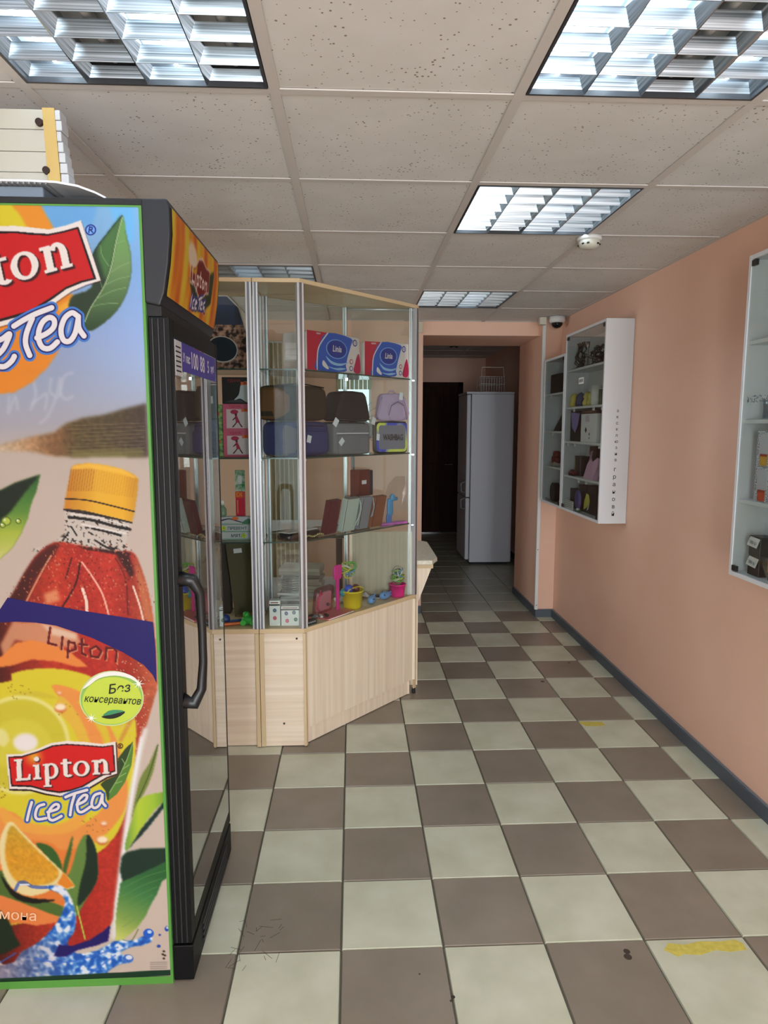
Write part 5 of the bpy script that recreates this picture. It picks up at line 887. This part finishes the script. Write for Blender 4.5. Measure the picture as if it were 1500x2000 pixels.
# centre leaves, citrus slice
a.poly([(70, 1648), (92, 1650), (112, 1668), (122, 1700), (110, 1704), (90, 1672)], (70, 110, 50), 3); a.poly([(142, 1632), (140, 1660), (133, 1690), (126, 1715), (122, 1700), (132, 1660)], (86, 116, 56), 3)
a.poly([(169, 1630), (155, 1645), (146, 1672), (138, 1700), (126, 1720), (130, 1745), (148, 1790), (158, 1775), (175, 1745), (190, 1716), (191, 1680), (184, 1650)], (116, 146, 78), 3)
a.poly([(170, 1630), (168, 1680), (156, 1730), (152, 1770), (176, 1744), (190, 1716), (191, 1680), (184, 1650)], (34, 58, 40), 3); a.line([(150, 1770), (160, 1810), (166, 1834)], 2.6, (190, 190, 90))
a.poly([(0, 1700), (20, 1735), (60, 1756), (100, 1762), (128, 1775), (120, 1790), (70, 1782), (20, 1760), (L_, 1740)], (98, 124, 60), 3); a.poly([(0, 1706), (24, 1738), (60, 1754), (110, 1758), (60, 1764), (22, 1748)], (30, 24, 20), 3)
a.poly([(L_, 1745), (0, 1748), (40, 1762), (118, 1792), (122, 1800), (70, 1808), (30, 1800), (0, 1786), (L_, 1790)], (234, 146, 84), blur=1)
sl = [(22, 1604), (40, 1622), (80, 1662), (120, 1700), (146, 1730), (128, 1736), (108, 1728), (92, 1742), (60, 1750), (34, 1742), (14, 1722), (2, 1690), (-2, 1650), (8, 1618)]
a.poly(sl, (236, 220, 170), 3); m = a.blur(a.mask(spline([(24, 1612), (42, 1630), (80, 1668), (114, 1700), (104, 1722), (70, 1730), (40, 1726), (20, 1706), (10, 1670), (14, 1630)], 4)), 2); a.put(m, a.grad(GV, [(1610, (206, 170, 60)), (1680, (222, 164, 50)), (1730, (226, 176, 64))])*(.9+.2*a.noise(2, 9)[..., None]))
a.poly([(124, 1703), (146, 1730), (130, 1736), (112, 1726)], (232, 150, 54), blur=1)
# lower left dark leaf, ocean and splash
a.poly([(L_, 1780), (0, 1778), (18, 1800), (30, 1830), (40, 1846), (10, 1862), (L_, 1900)], (36, 56, 34), 0, 2); 
sp = a.blur(a.mask(spline([(L_, 1890), (0, 1886), (40, 1860), (80, 1836), (112, 1800), (126, 1768), (122, 1750), (100, 1738), (88, 1732), (120, 1730), (140, 1756), (148, 1790), (146, 1818), (132, 1842), (150, 1862), (190, 1856), (225, 1838), (262, 1836), (290, 1824), (298, 1836), (280, 1846), (255, 1850), (235, 1862), (258, 1870), (254, 1880), (232, 1884), (208, 1900), (200, 1912), (L_, 1920)], 3)), 1)
n3 = .55*a.noise(3, 21)+a.noise(9, 22); n3 = (n3-n3.min())/(n3.max()-n3.min()); wc = a.grad(n3, [(0, (30, 70, 150)), (.42, (46, 112, 200)), (.55, (112, 166, 226)), (.66, (226, 232, 242)), (1, (240, 242, 248))])
gr = np.clip((150-GU)/150, 0, 1)*np.clip((GV-1820)/30, 0, 1); wc = wc*(1-gr[..., None])+a.grad(n3, [(0, (54, 50, 72)), (.45, (140, 130, 150)), (1, (214, 210, 220))])*gr[..., None]; a.put(sp, wc)
a.line([(30, 1738), (38, 1724), (50, 1724), (64, 1732), (90, 1733)], 6, (70, 100, 190), a=.7); a.line([(40, 1728), (56, 1728)], 3, (220, 226, 244))
a.poly([(105, 1868), (115, 1845), (140, 1848), (175, 1836), (200, 1820), (216, 1806), (211, 1838), (190, 1846), (150, 1856), (130, 1868)], (42, 22, 116), blur=1)
for P in ([(70, 1872), (120, 1880), (180, 1868), (230, 1850)], [(170, 1905), (200, 1884), (225, 1866)], [(0, 1880), (30, 1862)]): a.line(P, 3, (70, 120, 214), a=.6)
a.ring(290, 1823, 10, 9, (50, 110, 206), blur=1); a.ring(292, 1820, 4, 3, (200, 220, 246)); a.ring(326, 1814, 4, 5, (50, 90, 190)); a.ring(327, 1812, 2, 2, (220, 220, 220)); a.ring(312, 1826, 2, 2, (60, 90, 170)); a.ring(310, 1848, 3.5, 3, (60, 100, 180)); a.ring(250, 1872, 10, 8, (80, 130, 206)); a.ring(252, 1870, 6, 4, (226, 232, 242))
for (x, y) in ((320, 1858), (318, 1864), (322, 1866), (320, 1872)): a.ring(x, y, 2.2, 1.6, (60, 46, 30))
for k in range(5): a.line([(294, 1880+4*k), (326, 1879+4*k)], 1.2, (150, 140, 130), a=.7, sm=0)
a.line([(L_, 1922), (0, 1917), (345, 1899)], 11, (28, 72, 48), sm=0)
for dx, c_ in ((1.8, (226, 150, 116)), (0, (112, 26, 26))):
    for st in ([(98, 1226), (94, 1256)], [(94, 1256), (110, 1260)], [(122, 1244), (120, 1268)], [(134, 1252), (132, 1284)], [(134, 1254), (146, 1256), (148, 1268), (136, 1272)], [(160, 1248), (160, 1276), (168, 1280)], [(155, 1258), (170, 1260)], [(188, 1262), (176, 1268), (178, 1282), (192, 1284), (198, 1272), (188, 1262)], [(208, 1264), (206, 1288)], [(208, 1266), (222, 1266), (228, 1272), (226, 1292)]): a.line([(x+dx, y+dx) for x, y in st], 4.0, c_, sm=0, blur=1)
art = a

# ------------------------------------------------------------------ drinks cooler
KX0, KX1, KY0, KY1, KZ = -1.13, -.497, 1.700, 2.290, 2.030
CB = mat((12, 12, 14), .5, name='cooler_black_plastic', spec=.2); CAN = mat((26, 28, 36), .5, name='canopy_plastic'); GNB = mat((84, 148, 58), .5, name='green_edge'); INW = mat((170, 174, 178), .45, name='cooler_lining')
ck = thing('drinks_cooler', 'tall drinks cooler with a printed iced tea side panel and black glass door', 'cooler', (-.80, 1.99, 0))
b = MB(); b.box(KX0, KY0, 0, KX1, KY0+.035, KZ, mat((120, 190, 110), .5)); b.build('side_panel', ck)
MB().box(KX0, KY1-.035, 0, KX1, KY1, KZ, BLACK).build('side_panel', ck, label='black far side panel'); MB().box(KX0, KY0+.035, 0, KX0+.03, KY1-.035, KZ, INW).build('back_panel', ck)
MB().box(KX0+.03, KY0+.035, 0, KX1, KY1-.035, .17, BLACKM).build('base', ck); MB().box(KX0+.03, KY0+.035, 1.80, KX1, KY1-.035, KZ-.01, INW).build('top_compartment', ck); MB().box(KX0, KY0-.002, KZ, KX1+.02, KY1, KZ+.016, BLACKM).build('lid', ck, bevel=.003)
for k, z in enumerate((.52, .86, 1.20, 1.52)):
    b = MB()
    for j in range(14): y = KY0+.06+.036*j; b.cyl((KX0+.05, y, z), (KX1-.06, y, z), .0025, .0025, mat((150, 154, 158), .4, .5), 5, caps=False)
    b.tube([(KX1-.06, KY0+.05, z), (KX1-.06, KY1-.05, z)], .004, mat((150, 154, 158), .4, .5), 6); b.build('wire_shelf', ck)
AG = .68
art_mesh('printed_picture', GP, art, GU.shape, ck, AG)
Y_ = YP-.0012
def sheet(pts, m, k, name='printed_shape', sm=0):
    pts = spline(pts, sm) if sm else pts; o = MB().flat([(at(u, v, Y_).x, at(u, v, Y_).z) for u, v in pts], m, M=F2(Y_-.00035*k)).build(name, ck); return o
# green border of the sticker
for P in ([(-.503, 0), (-.4965, 0), (-.4965, KZ), (-.503, KZ)], [(KX0, 0), (-.503, 0), (-.503, .022), (KX0, .022)], [(KX0, KZ-.004), (-.503, KZ-.004), (-.503, KZ), (KX0, KZ)]): MB().flat(P, GNB, M=F2(Y_-.0006)).build('green_border', ck)
REDP = mat((204, 34, 38), .4); WHP = mat((236, 226, 220), .4); DKP = mat((36, 14, 22), .4); NAVY = mat((24, 14, 92), .5, spec=.3); SKY = mat((84, 142, 214), .4); MAR = mat((110, 20, 26), .4)
def stroke_shapes(b, pts, w_, m, k, sm=5, caps=True):
    P = spline(pts, sm, False) if (sm and len(pts) > 2) else pts
    def W3(u, v): q = at(u, v, Y_); return (q.x, q.z)
    for i, (p, q) in enumerate(zip(P, P[1:])):
        d = Vector((q[0]-p[0], q[1]-p[1]))
        if d.length < .01: continue
        wa = w_ if not isinstance(w_, tuple) else w_[0]+(w_[1]-w_[0])*i/len(P); d.normalize(); n = Vector((-d.y, d.x))*wa/2
        b.add([(*W3(p[0]+n.x, p[1]+n.y), 0), (*W3(p[0]-n.x, p[1]-n.y), 0), (*W3(q[0]-n.x, q[1]-n.y), 0), (*W3(q[0]+n.x, q[1]+n.y), 0)], [(0, 1, 2, 3)], m, False, F2(Y_-.00035*k))
    if caps:
        for p in P: b.add([(*W3(p[0]+w_/2*math.cos(t), p[1]+w_/2*math.sin(t)), 0) for t in [j*math.pi/5 for j in range(10)]], [list(range(10))], m, False, F2(Y_-.00035*k))
# slab-serif wordmark, em units: x-height 1, baseline 0
def glyphs():
    def stem(x, y0, y1, w_=.27): return [(x-w_/2, y0), (x+w_/2, y0), (x+w_/2, y1), (x-w_/2, y1)]
    def arc(cx, cy, rx, ry, wx, wy, a0=0, a1=360, n=20):
        o = [(cx+rx*math.cos(math.radians(a0+(a1-a0)*i/n)), cy+ry*math.sin(math.radians(a0+(a1-a0)*i/n))) for i in range(n+1)]
        i_ = [(cx+(rx-wx)*math.cos(math.radians(a0+(a1-a0)*i/n)), cy+(ry-wy)*math.sin(math.radians(a0+(a1-a0)*i/n))) for i in range(n+1)]
        return [[o[i], o[i+1], i_[i+1], i_[i]] for i in range(n)]
    g = {}
    g['L'] = (.98, [stem(.24, 0, 1.42, .30), stem(.20, 1.30, 1.46, .48), stem(.46, 0, .17, .86), [(.70, .1), (.90, .0), (.92, .42), (.80, .42)]])
    g['i'] = (.52, [stem(.26, 0, 1.0), stem(.19, .86, 1.0, .36), stem(.26, 0, .13, .50)]+arc(.24, 1.36, .17, .17, .17, .17))
    g['p'] = (1.0, [stem(.25, -.52, 1.0), stem(.18, .86, 1.0, .36), stem(.26, -.55, -.42, .50)]+arc(.50, .49, .44, .53, .25, .15, -115, 130))
    g['t'] = (.66, [stem(.28, .20, 1.22, .27), stem(.33, .86, 1.0, .64)]+arc(.45, .24, .305, .26, .26, .17, 180, 330, 10))
    g['o'] = (1.04, arc(.50, .49, .50, .53, .26, .14))
    g['n'] = (1.12, [stem(.27, 0, .98), stem(.19, .84, .98, .36), stem(.27, 0, .13, .46), stem(.83, 0, .64), stem(.84, 0, .13, .44)]+arc(.62, .58, .345, .44, .27, .17, 0, 150, 12))
    return g
GL = glyphs()
def wordmark(q, word, origin, ex, ey, out):
    for dx, dy, c_ in ((out[0], out[1], (96, 16, 24)), (out[0]*.35, out[1]*.35, (30, 12, 20)), (0, 0, (236, 226, 220))):
        x = 0; m = np.zeros(q.U.shape)
        for ch in word:
            adv, polys = GL[ch]
            for P in polys: m = np.maximum(m, q.mask([(origin[0]+(x+px)*ex[0]+py*ey[0]+dx, origin[1]+(x+px)*ex[1]+py*ey[1]+dy) for (px, py) in P]))
            x += adv+.06
        q.put(q.blur(m, 1), c_)
def script(q, strokes, w_):
    for dw, c_ in ((2.3, (84, 136, 208)), (1.5, (30, 24, 110)), (1.0, (232, 226, 228))):
        D = np.full(q.U.shape, 1e9)
        for st in strokes:
            P = spline(st, 5, False) if len(st) > 2 else st
            for (x0, y0), (x1, y1) in zip(P, P[1:]):
                dx, dy = x1-x0, y1-y0; t = np.clip(((q.U-x0)*dx+(q.V-y0)*dy)/(dx*dx+dy*dy+1e-9), 0, 1); D = np.minimum(D, np.hypot(q.U-x0-t*dx, q.V-y0-t*dy))
        q.put(np.clip(w_*dw/2-D+.6, 0, 1), c_)
def patch(u0, v0, u1, v1, step=.0012):
    p, q = at(u0, v0, YP), at(u1, v1, YP); xs = np.arange(p.x, min(q.x, -.505), step); zs = np.arange(p.z, q.z, -step); X, Z = np.meshgrid(xs, zs); P = np.stack([X, np.full_like(X, YP-.0011), Z], -1); U, V = project(P)
    r = Art(U, V); fi = (PZ1-Z)/.0024; fj = (X-PX0)/.0024; i0 = np.clip(fi.astype(int), 0, GU.shape[0]-2); j0 = np.clip(fj.astype(int), 0, GU.shape[1]-2); di, dj = (fi-i0)[..., None], (fj-j0)[..., None]; C0 = art.C
    r.C = C0[i0, j0]*(1-di)*(1-dj)+C0[i0+1, j0]*di*(1-dj)+C0[i0, j0+1]*(1-di)*dj+C0[i0+1, j0+1]*di*dj; return r, P
RD, DK, WH = (206, 34, 38), (30, 12, 20), (236, 226, 220)
q, P1 = patch(-20, 424, 212, 728)
q.poly([(-230, 470), (-120, 440), (0, 443), (30, 443), (60, 446), (95, 450), (130, 442), (159, 432), (198, 550), (170, 558), (140, 571), (110, 592), (108, 600), (60, 624), (0, 640), (-230, 640)], (60, 20, 24), a=.55, blur=2)
q.poly([(-230, 470), (-120, 440), (0, 441), (30, 441), (60, 444), (95, 448), (130, 440), (158, 430), (197, 548), (170, 556), (140, 569), (110, 590), (108, 598), (60, 622), (0, 638), (-230, 638)], WH)
q.poly([(-225, 478), (-120, 448), (0, 452), (30, 452), (62, 455), (95, 457), (125, 451), (153, 443), (188, 545), (160, 552), (130, 564), (104, 583), (60, 612), (0, 628), (-225, 628)], DK)
q.poly([(-225, 484), (-120, 453), (0, 456), (30, 455), (62, 459), (95, 460), (125, 454), (151, 447), (183, 543), (157, 549), (128, 561), (101, 580), (58, 607), (0, 623), (-225, 623)], RD)
wordmark(q, 'ton', (-12.6, 562), (54.0, -14.5), (-11.0, -52.0), (4.5, 4.0))
script(q, [[(27, 637), (48, 624), (72, 612), (101, 601)], [(63, 622), (52, 650), (50, 672), (58, 694)], [(72, 660), (90, 652), (104, 640), (106, 626), (97, 620), (84, 628), (76, 646), (76, 665), (84, 679), (98, 680), (112, 668)], [(150, 616), (140, 611), (126, 622), (119, 645), (124, 664), (136, 666), (147, 650), (153, 622)], [(153, 618), (154, 640), (164, 656)], [(-12, 668), (4, 662), (18, 652), (16, 662), (6, 682), (-8, 696)], [(-10, 714), (8, 716), (22, 706), (28, 696)]], 10.5)
q.ring(177, 449, 10.5, 10.5, (40, 50, 150)); q.ring(177, 449, 8, 8, (136, 184, 236))
for st in ([(173.5, 454), (175, 443)], [(175, 443.5), (180, 444), (180, 448), (174.5, 449)], [(177, 449), (181, 454)]): q.line(st, 1.7, (34, 44, 140), sm=0)
art_mesh('printed_logo', P1, q, q.U.shape, ck, AG)
q, P2 = patch(5, 1438, 268, 1618)
q.poly([(262, 1446), (245, 1462), (230, 1482), (231, 1513), (205, 1524), (196, 1532), (206, 1545), (210, 1564), (228, 1550), (244, 1526), (256, 1494)], (66, 88, 50)); q.poly([(262, 1446), (250, 1476), (236, 1510), (214, 1545), (212, 1564), (228, 1551), (244, 1528), (256, 1496)], (104, 146, 70))
for st in ([(259, 1452), (248, 1484), (232, 1518), (214, 1548)], [(240, 1502), (252, 1494)], [(232, 1518), (246, 1510)], [(226, 1530), (238, 1526)], [(244, 1492), (238, 1482)]): q.line(st, 1.2, (170, 196, 130), sm=0, a=.8)
q.poly([(14, 1475), (40, 1475), (70, 1466), (100, 1453), (130, 1449), (165, 1451), (200, 1455), (228, 1450), (231, 1513), (210, 1520), (190, 1532), (168, 1545), (140, 1552), (118, 1557), (90, 1553), (60, 1545), (18, 1544)], (40, 16, 20))
q.poly([(12, 1473), (40, 1473), (70, 1464), (100, 1451), (130, 1447), (165, 1449), (200, 1453), (226, 1448), (229, 1511), (208, 1518), (188, 1530), (166, 1543), (140, 1550), (118, 1555), (90, 1550), (60, 1542), (18, 1541)], WH)
q.poly([(16, 1478), (42, 1477), (72, 1468), (102, 1456), (130, 1453), (165, 1455), (200, 1458), (222, 1455), (225, 1507), (204, 1513), (182, 1525), (162, 1537), (138, 1545), (116, 1549), (90, 1545), (60, 1537), (22, 1536)], DK)
m_ = q.poly([(18, 1480), (44, 1479), (74, 1470), (104, 1458), (130, 1455), (165, 1457), (200, 1460), (220, 1457), (223, 1505), (202, 1511), (180, 1523), (160, 1535), (138, 1542), (116, 1546), (90, 1542), (60, 1534), (24, 1533)], (214, 36, 36))
q.put(m_*np.clip(1.15-np.hypot((q.U-66)/22, (q.V-1478)/22), 0, 1), (228, 164, 50))
wordmark(q, 'Lipton', (30, 1526), (33.2, -2.7), (-1.0, -29.5), (2.4, 2.0))
script(q, [[(62, 1567), (57, 1584), (53, 1602)], [(86, 1571), (74, 1576), (69, 1592), (74, 1600), (90, 1598)], [(93, 1586), (112, 1580), (114, 1572), (106, 1572), (96, 1584), (96, 1598), (104, 1602), (120, 1594)], [(128, 1557), (145, 1550), (170, 1543)], [(146, 1552), (140, 1572), (137, 1592)], [(150, 1572), (166, 1564), (170, 1554), (162, 1554), (152, 1566), (152, 1582), (160, 1586), (176, 1576)], [(196, 1549), (184, 1554), (179, 1570), (184, 1578), (194, 1572), (200, 1552)], [(200, 1556), (200, 1566), (206, 1574)]], 5.6)
q.ring(235, 1457, 4.6, 4.6, (110, 60, 36), w_=1.3)
for st in ([(233.4, 1460), (233.6, 1454.6)], [(233.6, 1454.8), (236.4, 1455.4), (233.8, 1457.6), (236.6, 1460)]): q.line(st, 1.1, (110, 60, 36), sm=0)
art_mesh('printed_logo', P2, q, q.U.shape, ck, AG)
# navy band, embossed word
sheet([(15, 1167), (50, 1174), (100, 1182), (150, 1191), (200, 1199), (250, 1207), (299, 1215), (304, 1270), (306, 1334), (298, 1318), (280, 1298), (240, 1274), (180, 1246), (140, 1232), (110, 1222), (70, 1216), (30, 1214), (-10, 1216), (-120, 1216), (-120, 1190), (0, 1190)], NAVY, 1)
# green badge
def oval(cx, cy, rx, ry, rot=-.08): return [(cx+rx*math.cos(q)*math.cos(rot)-ry*math.sin(q)*math.sin(rot), cy+rx*math.cos(q)*math.sin(rot)+ry*math.sin(q)*math.cos(rot)) for q in [i*.157 for i in range(40)]]
sheet(oval(218, 1364, 63, 54), mat((190, 206, 140), .4), 1); sheet(oval(218, 1364, 60.5, 51.5), mat((136, 180, 84), .4), 2); sheet(oval(219, 1368, 58, 46), mat((186, 204, 66), .4), 3)
sheet([(162, 1345), (180, 1325), (205, 1313), (235, 1312), (262, 1322), (275, 1338), (255, 1325), (225, 1319), (195, 1324), (175, 1338)], WHP, 4, sm=3); sheet([(200, 1400), (212, 1388), (230, 1386), (244, 1389), (232, 1393)], mat((60, 140, 96), .4), 4, sm=2); sheet([(198, 1399), (215, 1396), (245, 1389), (236, 1398), (222, 1403), (208, 1403)], mat((16, 30, 20), .4), 5, sm=2)
t_ = at(232, 1345, Y_); text('Без', .034, up(t_.x, Y_-.0022, t_.z, .10), mat((20, 26, 16), .4), ck, bold=.0004, local=False, shear=.25); t_ = at(220, 1367, Y_); text('консервантов', .0265, up(t_.x, Y_-.0022, t_.z, -.075) @ Matrix.Scale(.80, 4, (1, 0, 0)), mat((20, 26, 16), .4), ck, bold=.0002, local=False, shear=.25)
for (u, v, r) in ((271, 1335, 11), (179, 1402, 10)): sheet([(u+(r if k % 2 == 0 else r*.25)*math.cos(k*math.pi/8)*(1 if k % 4 else 1.3), v+(r if k % 2 == 0 else r*.25)*math.sin(k*math.pi/8)) for k in range(16)], mat((238, 240, 226), .4), 6)
t_ = at(36, 1787, Y_); text('имона', .040, up(t_.x-.012, Y_-.0014, t_.z, -.10), mat((240, 196, 160), .4), ck, bold=0, local=False)

# door: frame, ribs, glass, handle; canopy
DX = -.443; DZ0, DZ1 = .115, 1.775
b = MB()
b.box(KX1+.004, KY0+.002, DZ0, DX, KY0+.040, DZ1, CB); b.box(KX1+.004, KY1-.035, DZ0, DX, KY1-.008, DZ1, CB); b.box(KX1+.004, KY0+.04, DZ0, DX, KY1-.035, DZ0+.050, CB); b.box(KX1+.004, KY0+.04, DZ1-.045, DX, KY1-.035, DZ1, CB); dfr = b.build('door', ck, bevel=.002)
for k in range(3): MB().cyl((KX1+.014+.014*k, KY0+.002, DZ0+.004), (KX1+.014+.014*k, KY0+.002, DZ1-.004), .0026, .0026, mat((34, 34, 37), .45), 8).build('gasket_rib', dfr)
MB().box(DX-.002, KY0+.040, DZ0+.05, DX+.001, KY1-.035, DZ1-.045, DOORGLASS).build('glass_pane', dfr)
b = MB(); SIL = mat((176, 180, 186), .25, .8)
b.box(DX-.006, KY0+.040, DZ0+.05, DX-.002, KY0+.046, DZ1-.045, SIL); b.box(DX-.006, KY1-.045, DZ0+.05, DX-.0021, KY1-.035, DZ1-.045, SIL); b.box(DX-.006, KY0+.046, DZ0+.05, DX-.0022, KY1-.045, DZ0+.062, SIL); b.build('inner_trim', dfr)
hb = MB(); hb.tube([(DX-.004, KY0+.018, 1.125), (DX+.030, KY0+.022, 1.120), (DX+.046, KY0+.030, 1.085), (DX+.048, KY0+.034, .98), (DX+.048, KY0+.034, .90), (DX+.042, KY0+.032, .825), (DX+.024, KY0+.024, .790), (DX-.004, KY0+.018, .800)], [.020, .018, .013, .011, .011, .013, .018, .020], BLACK, 12); hb.build('handle', dfr)
MB().box(KX1+.002, KY0+.003, 0.004, DX+.002, KY1-.012, .108, CB).build('kick_panel', ck, bevel=.003)
b = MB()
for k in range(4): b.box(DX+.0022, KY0+.12, .025+.018*k, DX+.006, KY1-.10, .033+.018*k, mat((52, 52, 54), .5))
b.build('vent_slat', ck)
# canopy with its bowed face
prof = [(-.497, 1.808), (-.462, 1.800), (-.450, 1.830), (-.438, 1.90), (-.431, 1.97), (-.431, 2.03), (-.436, 2.046), (-.497, 2.046)]
MB().add([(x, KY0-.004, z) for x, z in prof]+[(x, KY1+.004, z) for x, z in prof], [list(range(8)), list(range(8, 16))[::-1]]+[[i, 8+i, 8+(i+1) % 8, (i+1) % 8] for i in range(8)], CAN).build('canopy', ck, bevel=.004)
MB().box(KX1, KY0+.01, 1.778, -.462, KY1-.01, 1.806, BLACKM).build('canopy_base', ck)
ys = np.arange(KY0+.014, KY1-.012, .004); ss = np.linspace(0, 1, 60); fz = 1.826+ss*(2.030-1.826); fx = np.interp(fz, [p[1] for p in prof[2:6]], [p[0] for p in prof[2:6]])+.0016
CYg, CSg = np.meshgrid(ys, ss); FXg = np.interp(CSg, ss, fx); FZg = 1.826+CSg*.204; cu = (CYg-ys[0])/(ys[-1]-ys[0])*280; cv = (1-CSg)*100
c = Art(cu, cv); wv = np.sin(cu*.085+.9*np.sin(cv*.03)+1)+.55*np.sin(cu*.19+cv*.018); wv = (wv+1.6)/3.2; c.C = c.grad(wv, [(0, (206, 110, 30)), (.35, (226, 140, 34)), (.6, (232, 178, 40)), (1, (226, 206, 70))])
c.ring(105, 30, 26, 18, (232, 222, 206), blur=6, a=.9); c.poly([(90, 60), (200, 60), (215, 30), (245, 20), (232, 70), (200, 84), (160, 92), (120, 80)], (48, 62, 40), blur=2, a=.9)
c.poly([(96, 42), (120, 40), (140, 24), (165, 18), (190, 26), (214, 24), (214, 60), (196, 62), (178, 72), (160, 78), (140, 70), (120, 64), (96, 66)], (228, 210, 200), blur=1); c.poly([(99, 44), (122, 42), (142, 27), (165, 22), (190, 29), (211, 28), (211, 57), (194, 59), (176, 69), (160, 74), (141, 67), (121, 61), (99, 62)], (136, 34, 30), blur=1)
c.poly([(102, 44), (122, 42), (134, 34), (134, 46), (118, 50), (102, 50)], (214, 170, 40), blur=2)
for P in ([(108, 42), (108, 60), (120, 60)], [(126, 48), (126, 60)], [(136, 48), (136, 68)], [(136, 49), (146, 49), (146, 59), (136, 59)], [(156, 40), (156, 58), (162, 58)], [(151, 47), (163, 47)], [(172, 47), (168, 52), (172, 58), (178, 57), (180, 50), (172, 47)], [(188, 46), (188, 57)], [(188, 48), (198, 47), (199, 56)]): c.line(P, 3.4, (232, 214, 204), sm=0)
IT = ([(118, 78), (116, 92)], [(134, 80), (126, 84), (126, 92), (134, 92)], [(140, 86), (150, 82), (142, 80), (140, 90), (150, 90)], [(158, 76), (176, 70)], [(166, 73), (164, 88)], [(172, 82), (182, 78), (174, 76), (172, 86), (182, 86)], [(196, 73), (188, 77), (190, 84), (196, 80), (200, 86)])
for w_, cc_ in ((9, (70, 80, 170)), (6, (40, 34, 110)), (3.2, (226, 222, 226))):
    for P in IT: c.line(P, w_, cc_, sm=0)
art_mesh('printed_banner', np.stack([FXg, CYg, FZg], -1), c, cu.shape, ck, .75)
# stickers on the door glass
SG = Matrix.Translation((DX+.0018, 0, 0)) @ Matrix.Rotation(math.pi/2, 4, 'Z') @ FACE     # drawn x runs along +y
PUR = mat((66, 48, 160), .4)
MB().box(DX+.0012, KY0+.115, 1.655, DX+.0018, KY1-.045, 1.728, PUR).build('purple_sticker', dfr); MB().box(DX+.0012, KY0+.044, 1.640, DX+.0018, KY0+.11, 1.728, mat((206, 206, 210), .5)).build('notice_sticker', dfr)
for s_, y, sz in (('У нас', 1.860, .030), ('100', 1.950, .062), ('88', 2.05, .062), ('5', 2.13, .05), ('руб', 2.19, .026)): text(s_, sz, Matrix.Translation((DX+.0022, y, 1.690)) @ Matrix.Rotation(math.pi/2, 4, 'Z') @ FACE, mat((226, 224, 240), .4), dfr, bold=.001, local=False)
b = MB()
for k in range(6): b.box(DX+.0018, KY0+.050, 1.650+.012*k, DX+.0021, KY0+.10, 1.654+.012*k, INK)
b.build('printed_line', dfr)

# box and foam sheet on the cooler
t = thing('wooden_crate', 'white panelled crate with cream edge board and two dark bolts on the cooler top', 'crate', (-.90, 1.77, 2.09))
PW = mat((196, 192, 178), .6)
bz = [2.0925, 2.119, 2.166, 2.216, 2.262]
for z0_, z1_ in zip(bz, bz[1:]): MB().box(-1.30, 1.752, z0_, -.731, 1.765, z1_-.0014, PW).build('panel_board', t, bevel=.001)
MB().box(-1.30, 1.766, 2.093, -.735, 1.79, 2.262, mat((190, 188, 180), .6)).build('body', t); MB().add([(-.729, 1.748, 2.0925), (-.700, 1.748, 2.0925), (-.706, 1.748, 2.263), (-.734, 1.748, 2.263), (-.729, 1.79, 2.0925), (-.700, 1.79, 2.0925), (-.706, 1.79, 2.263), (-.734, 1.79, 2.263)], [(0,1,2,3),(7,6,5,4),(0,4,5,1),(1,5,6,2),(2,6,7,3),(3,7,4,0)], mat((206, 174, 104), .6)).build('edge_board', t)
r_ = random.Random(6)
for k in range(7):
    za, zb = 2.0930+.0240*k, 2.0930+.0240*(k+1)-.0016; MB().box(-.6995-.0012*k, 1.750, za, -.683-.0018*k+r_.uniform(-.003, .003), 1.79, zb, mat((205, 206, 208), .6)).build('foam_strip', t, bevel=.002)
for (u, v) in ((78, 240), (92, 334)): q = at(u, v, 1.752); MB().cyl((q.x, 1.752, q.z), (q.x, 1.744, q.z), .0095, .0085, mat((46, 24, 18), .5), 14).build('bolt', t)
t = thing('foam_sheet', 'thin white foam sheet curling between the crate and the cooler top', 'packing sheet', (-.8, 1.85, 2.06))
pr_ = [(-1.12, 2.086), (-.85, 2.086), (-.76, 2.086), (-.70, 2.084), (-.65, 2.076), (-.61, 2.062), (-.585, 2.050)]
b = MB(); vs = []
for x, z in pr_: vs += [(x, 1.72, z), (x, 2.06, z), (x, 2.06, z+.005), (x, 1.72, z+.005)]
b.add(vs, [[i*4+k, i*4+(k+1) % 4, (i+1)*4+(k+1) % 4, (i+1)*4+k] for i in range(len(pr_)-1) for k in range(4)]+[[3, 2, 1, 0], [24, 25, 26, 27]], mat((232, 232, 234), .6)); b.build('sheet', t)
b = MB()
for k in range(30): b.cyl((-1.1+.013*k, 1.72, 2.0835), (-1.1+.013*k, 2.0, 2.0835), .0026, .0026, mat((150, 150, 150), .6), 5)
tag(b.build('ribs', t), kind='stuff')
t = thing('polystyrene_block', 'low grey-blue packing block under the foam sheet on the cooler', 'packing block', (-.9, 1.9, 2.047)); MB().box(-1.12, 1.73, 2.0468, -.735, 2.06, 2.079, mat((130, 144, 160), .7)).build('block', t, bevel=.004); MB().box(-1.12, 1.726, 2.050, -.86, 1.7298, 2.062, mat((190, 170, 140), .6)).build('strip', t)
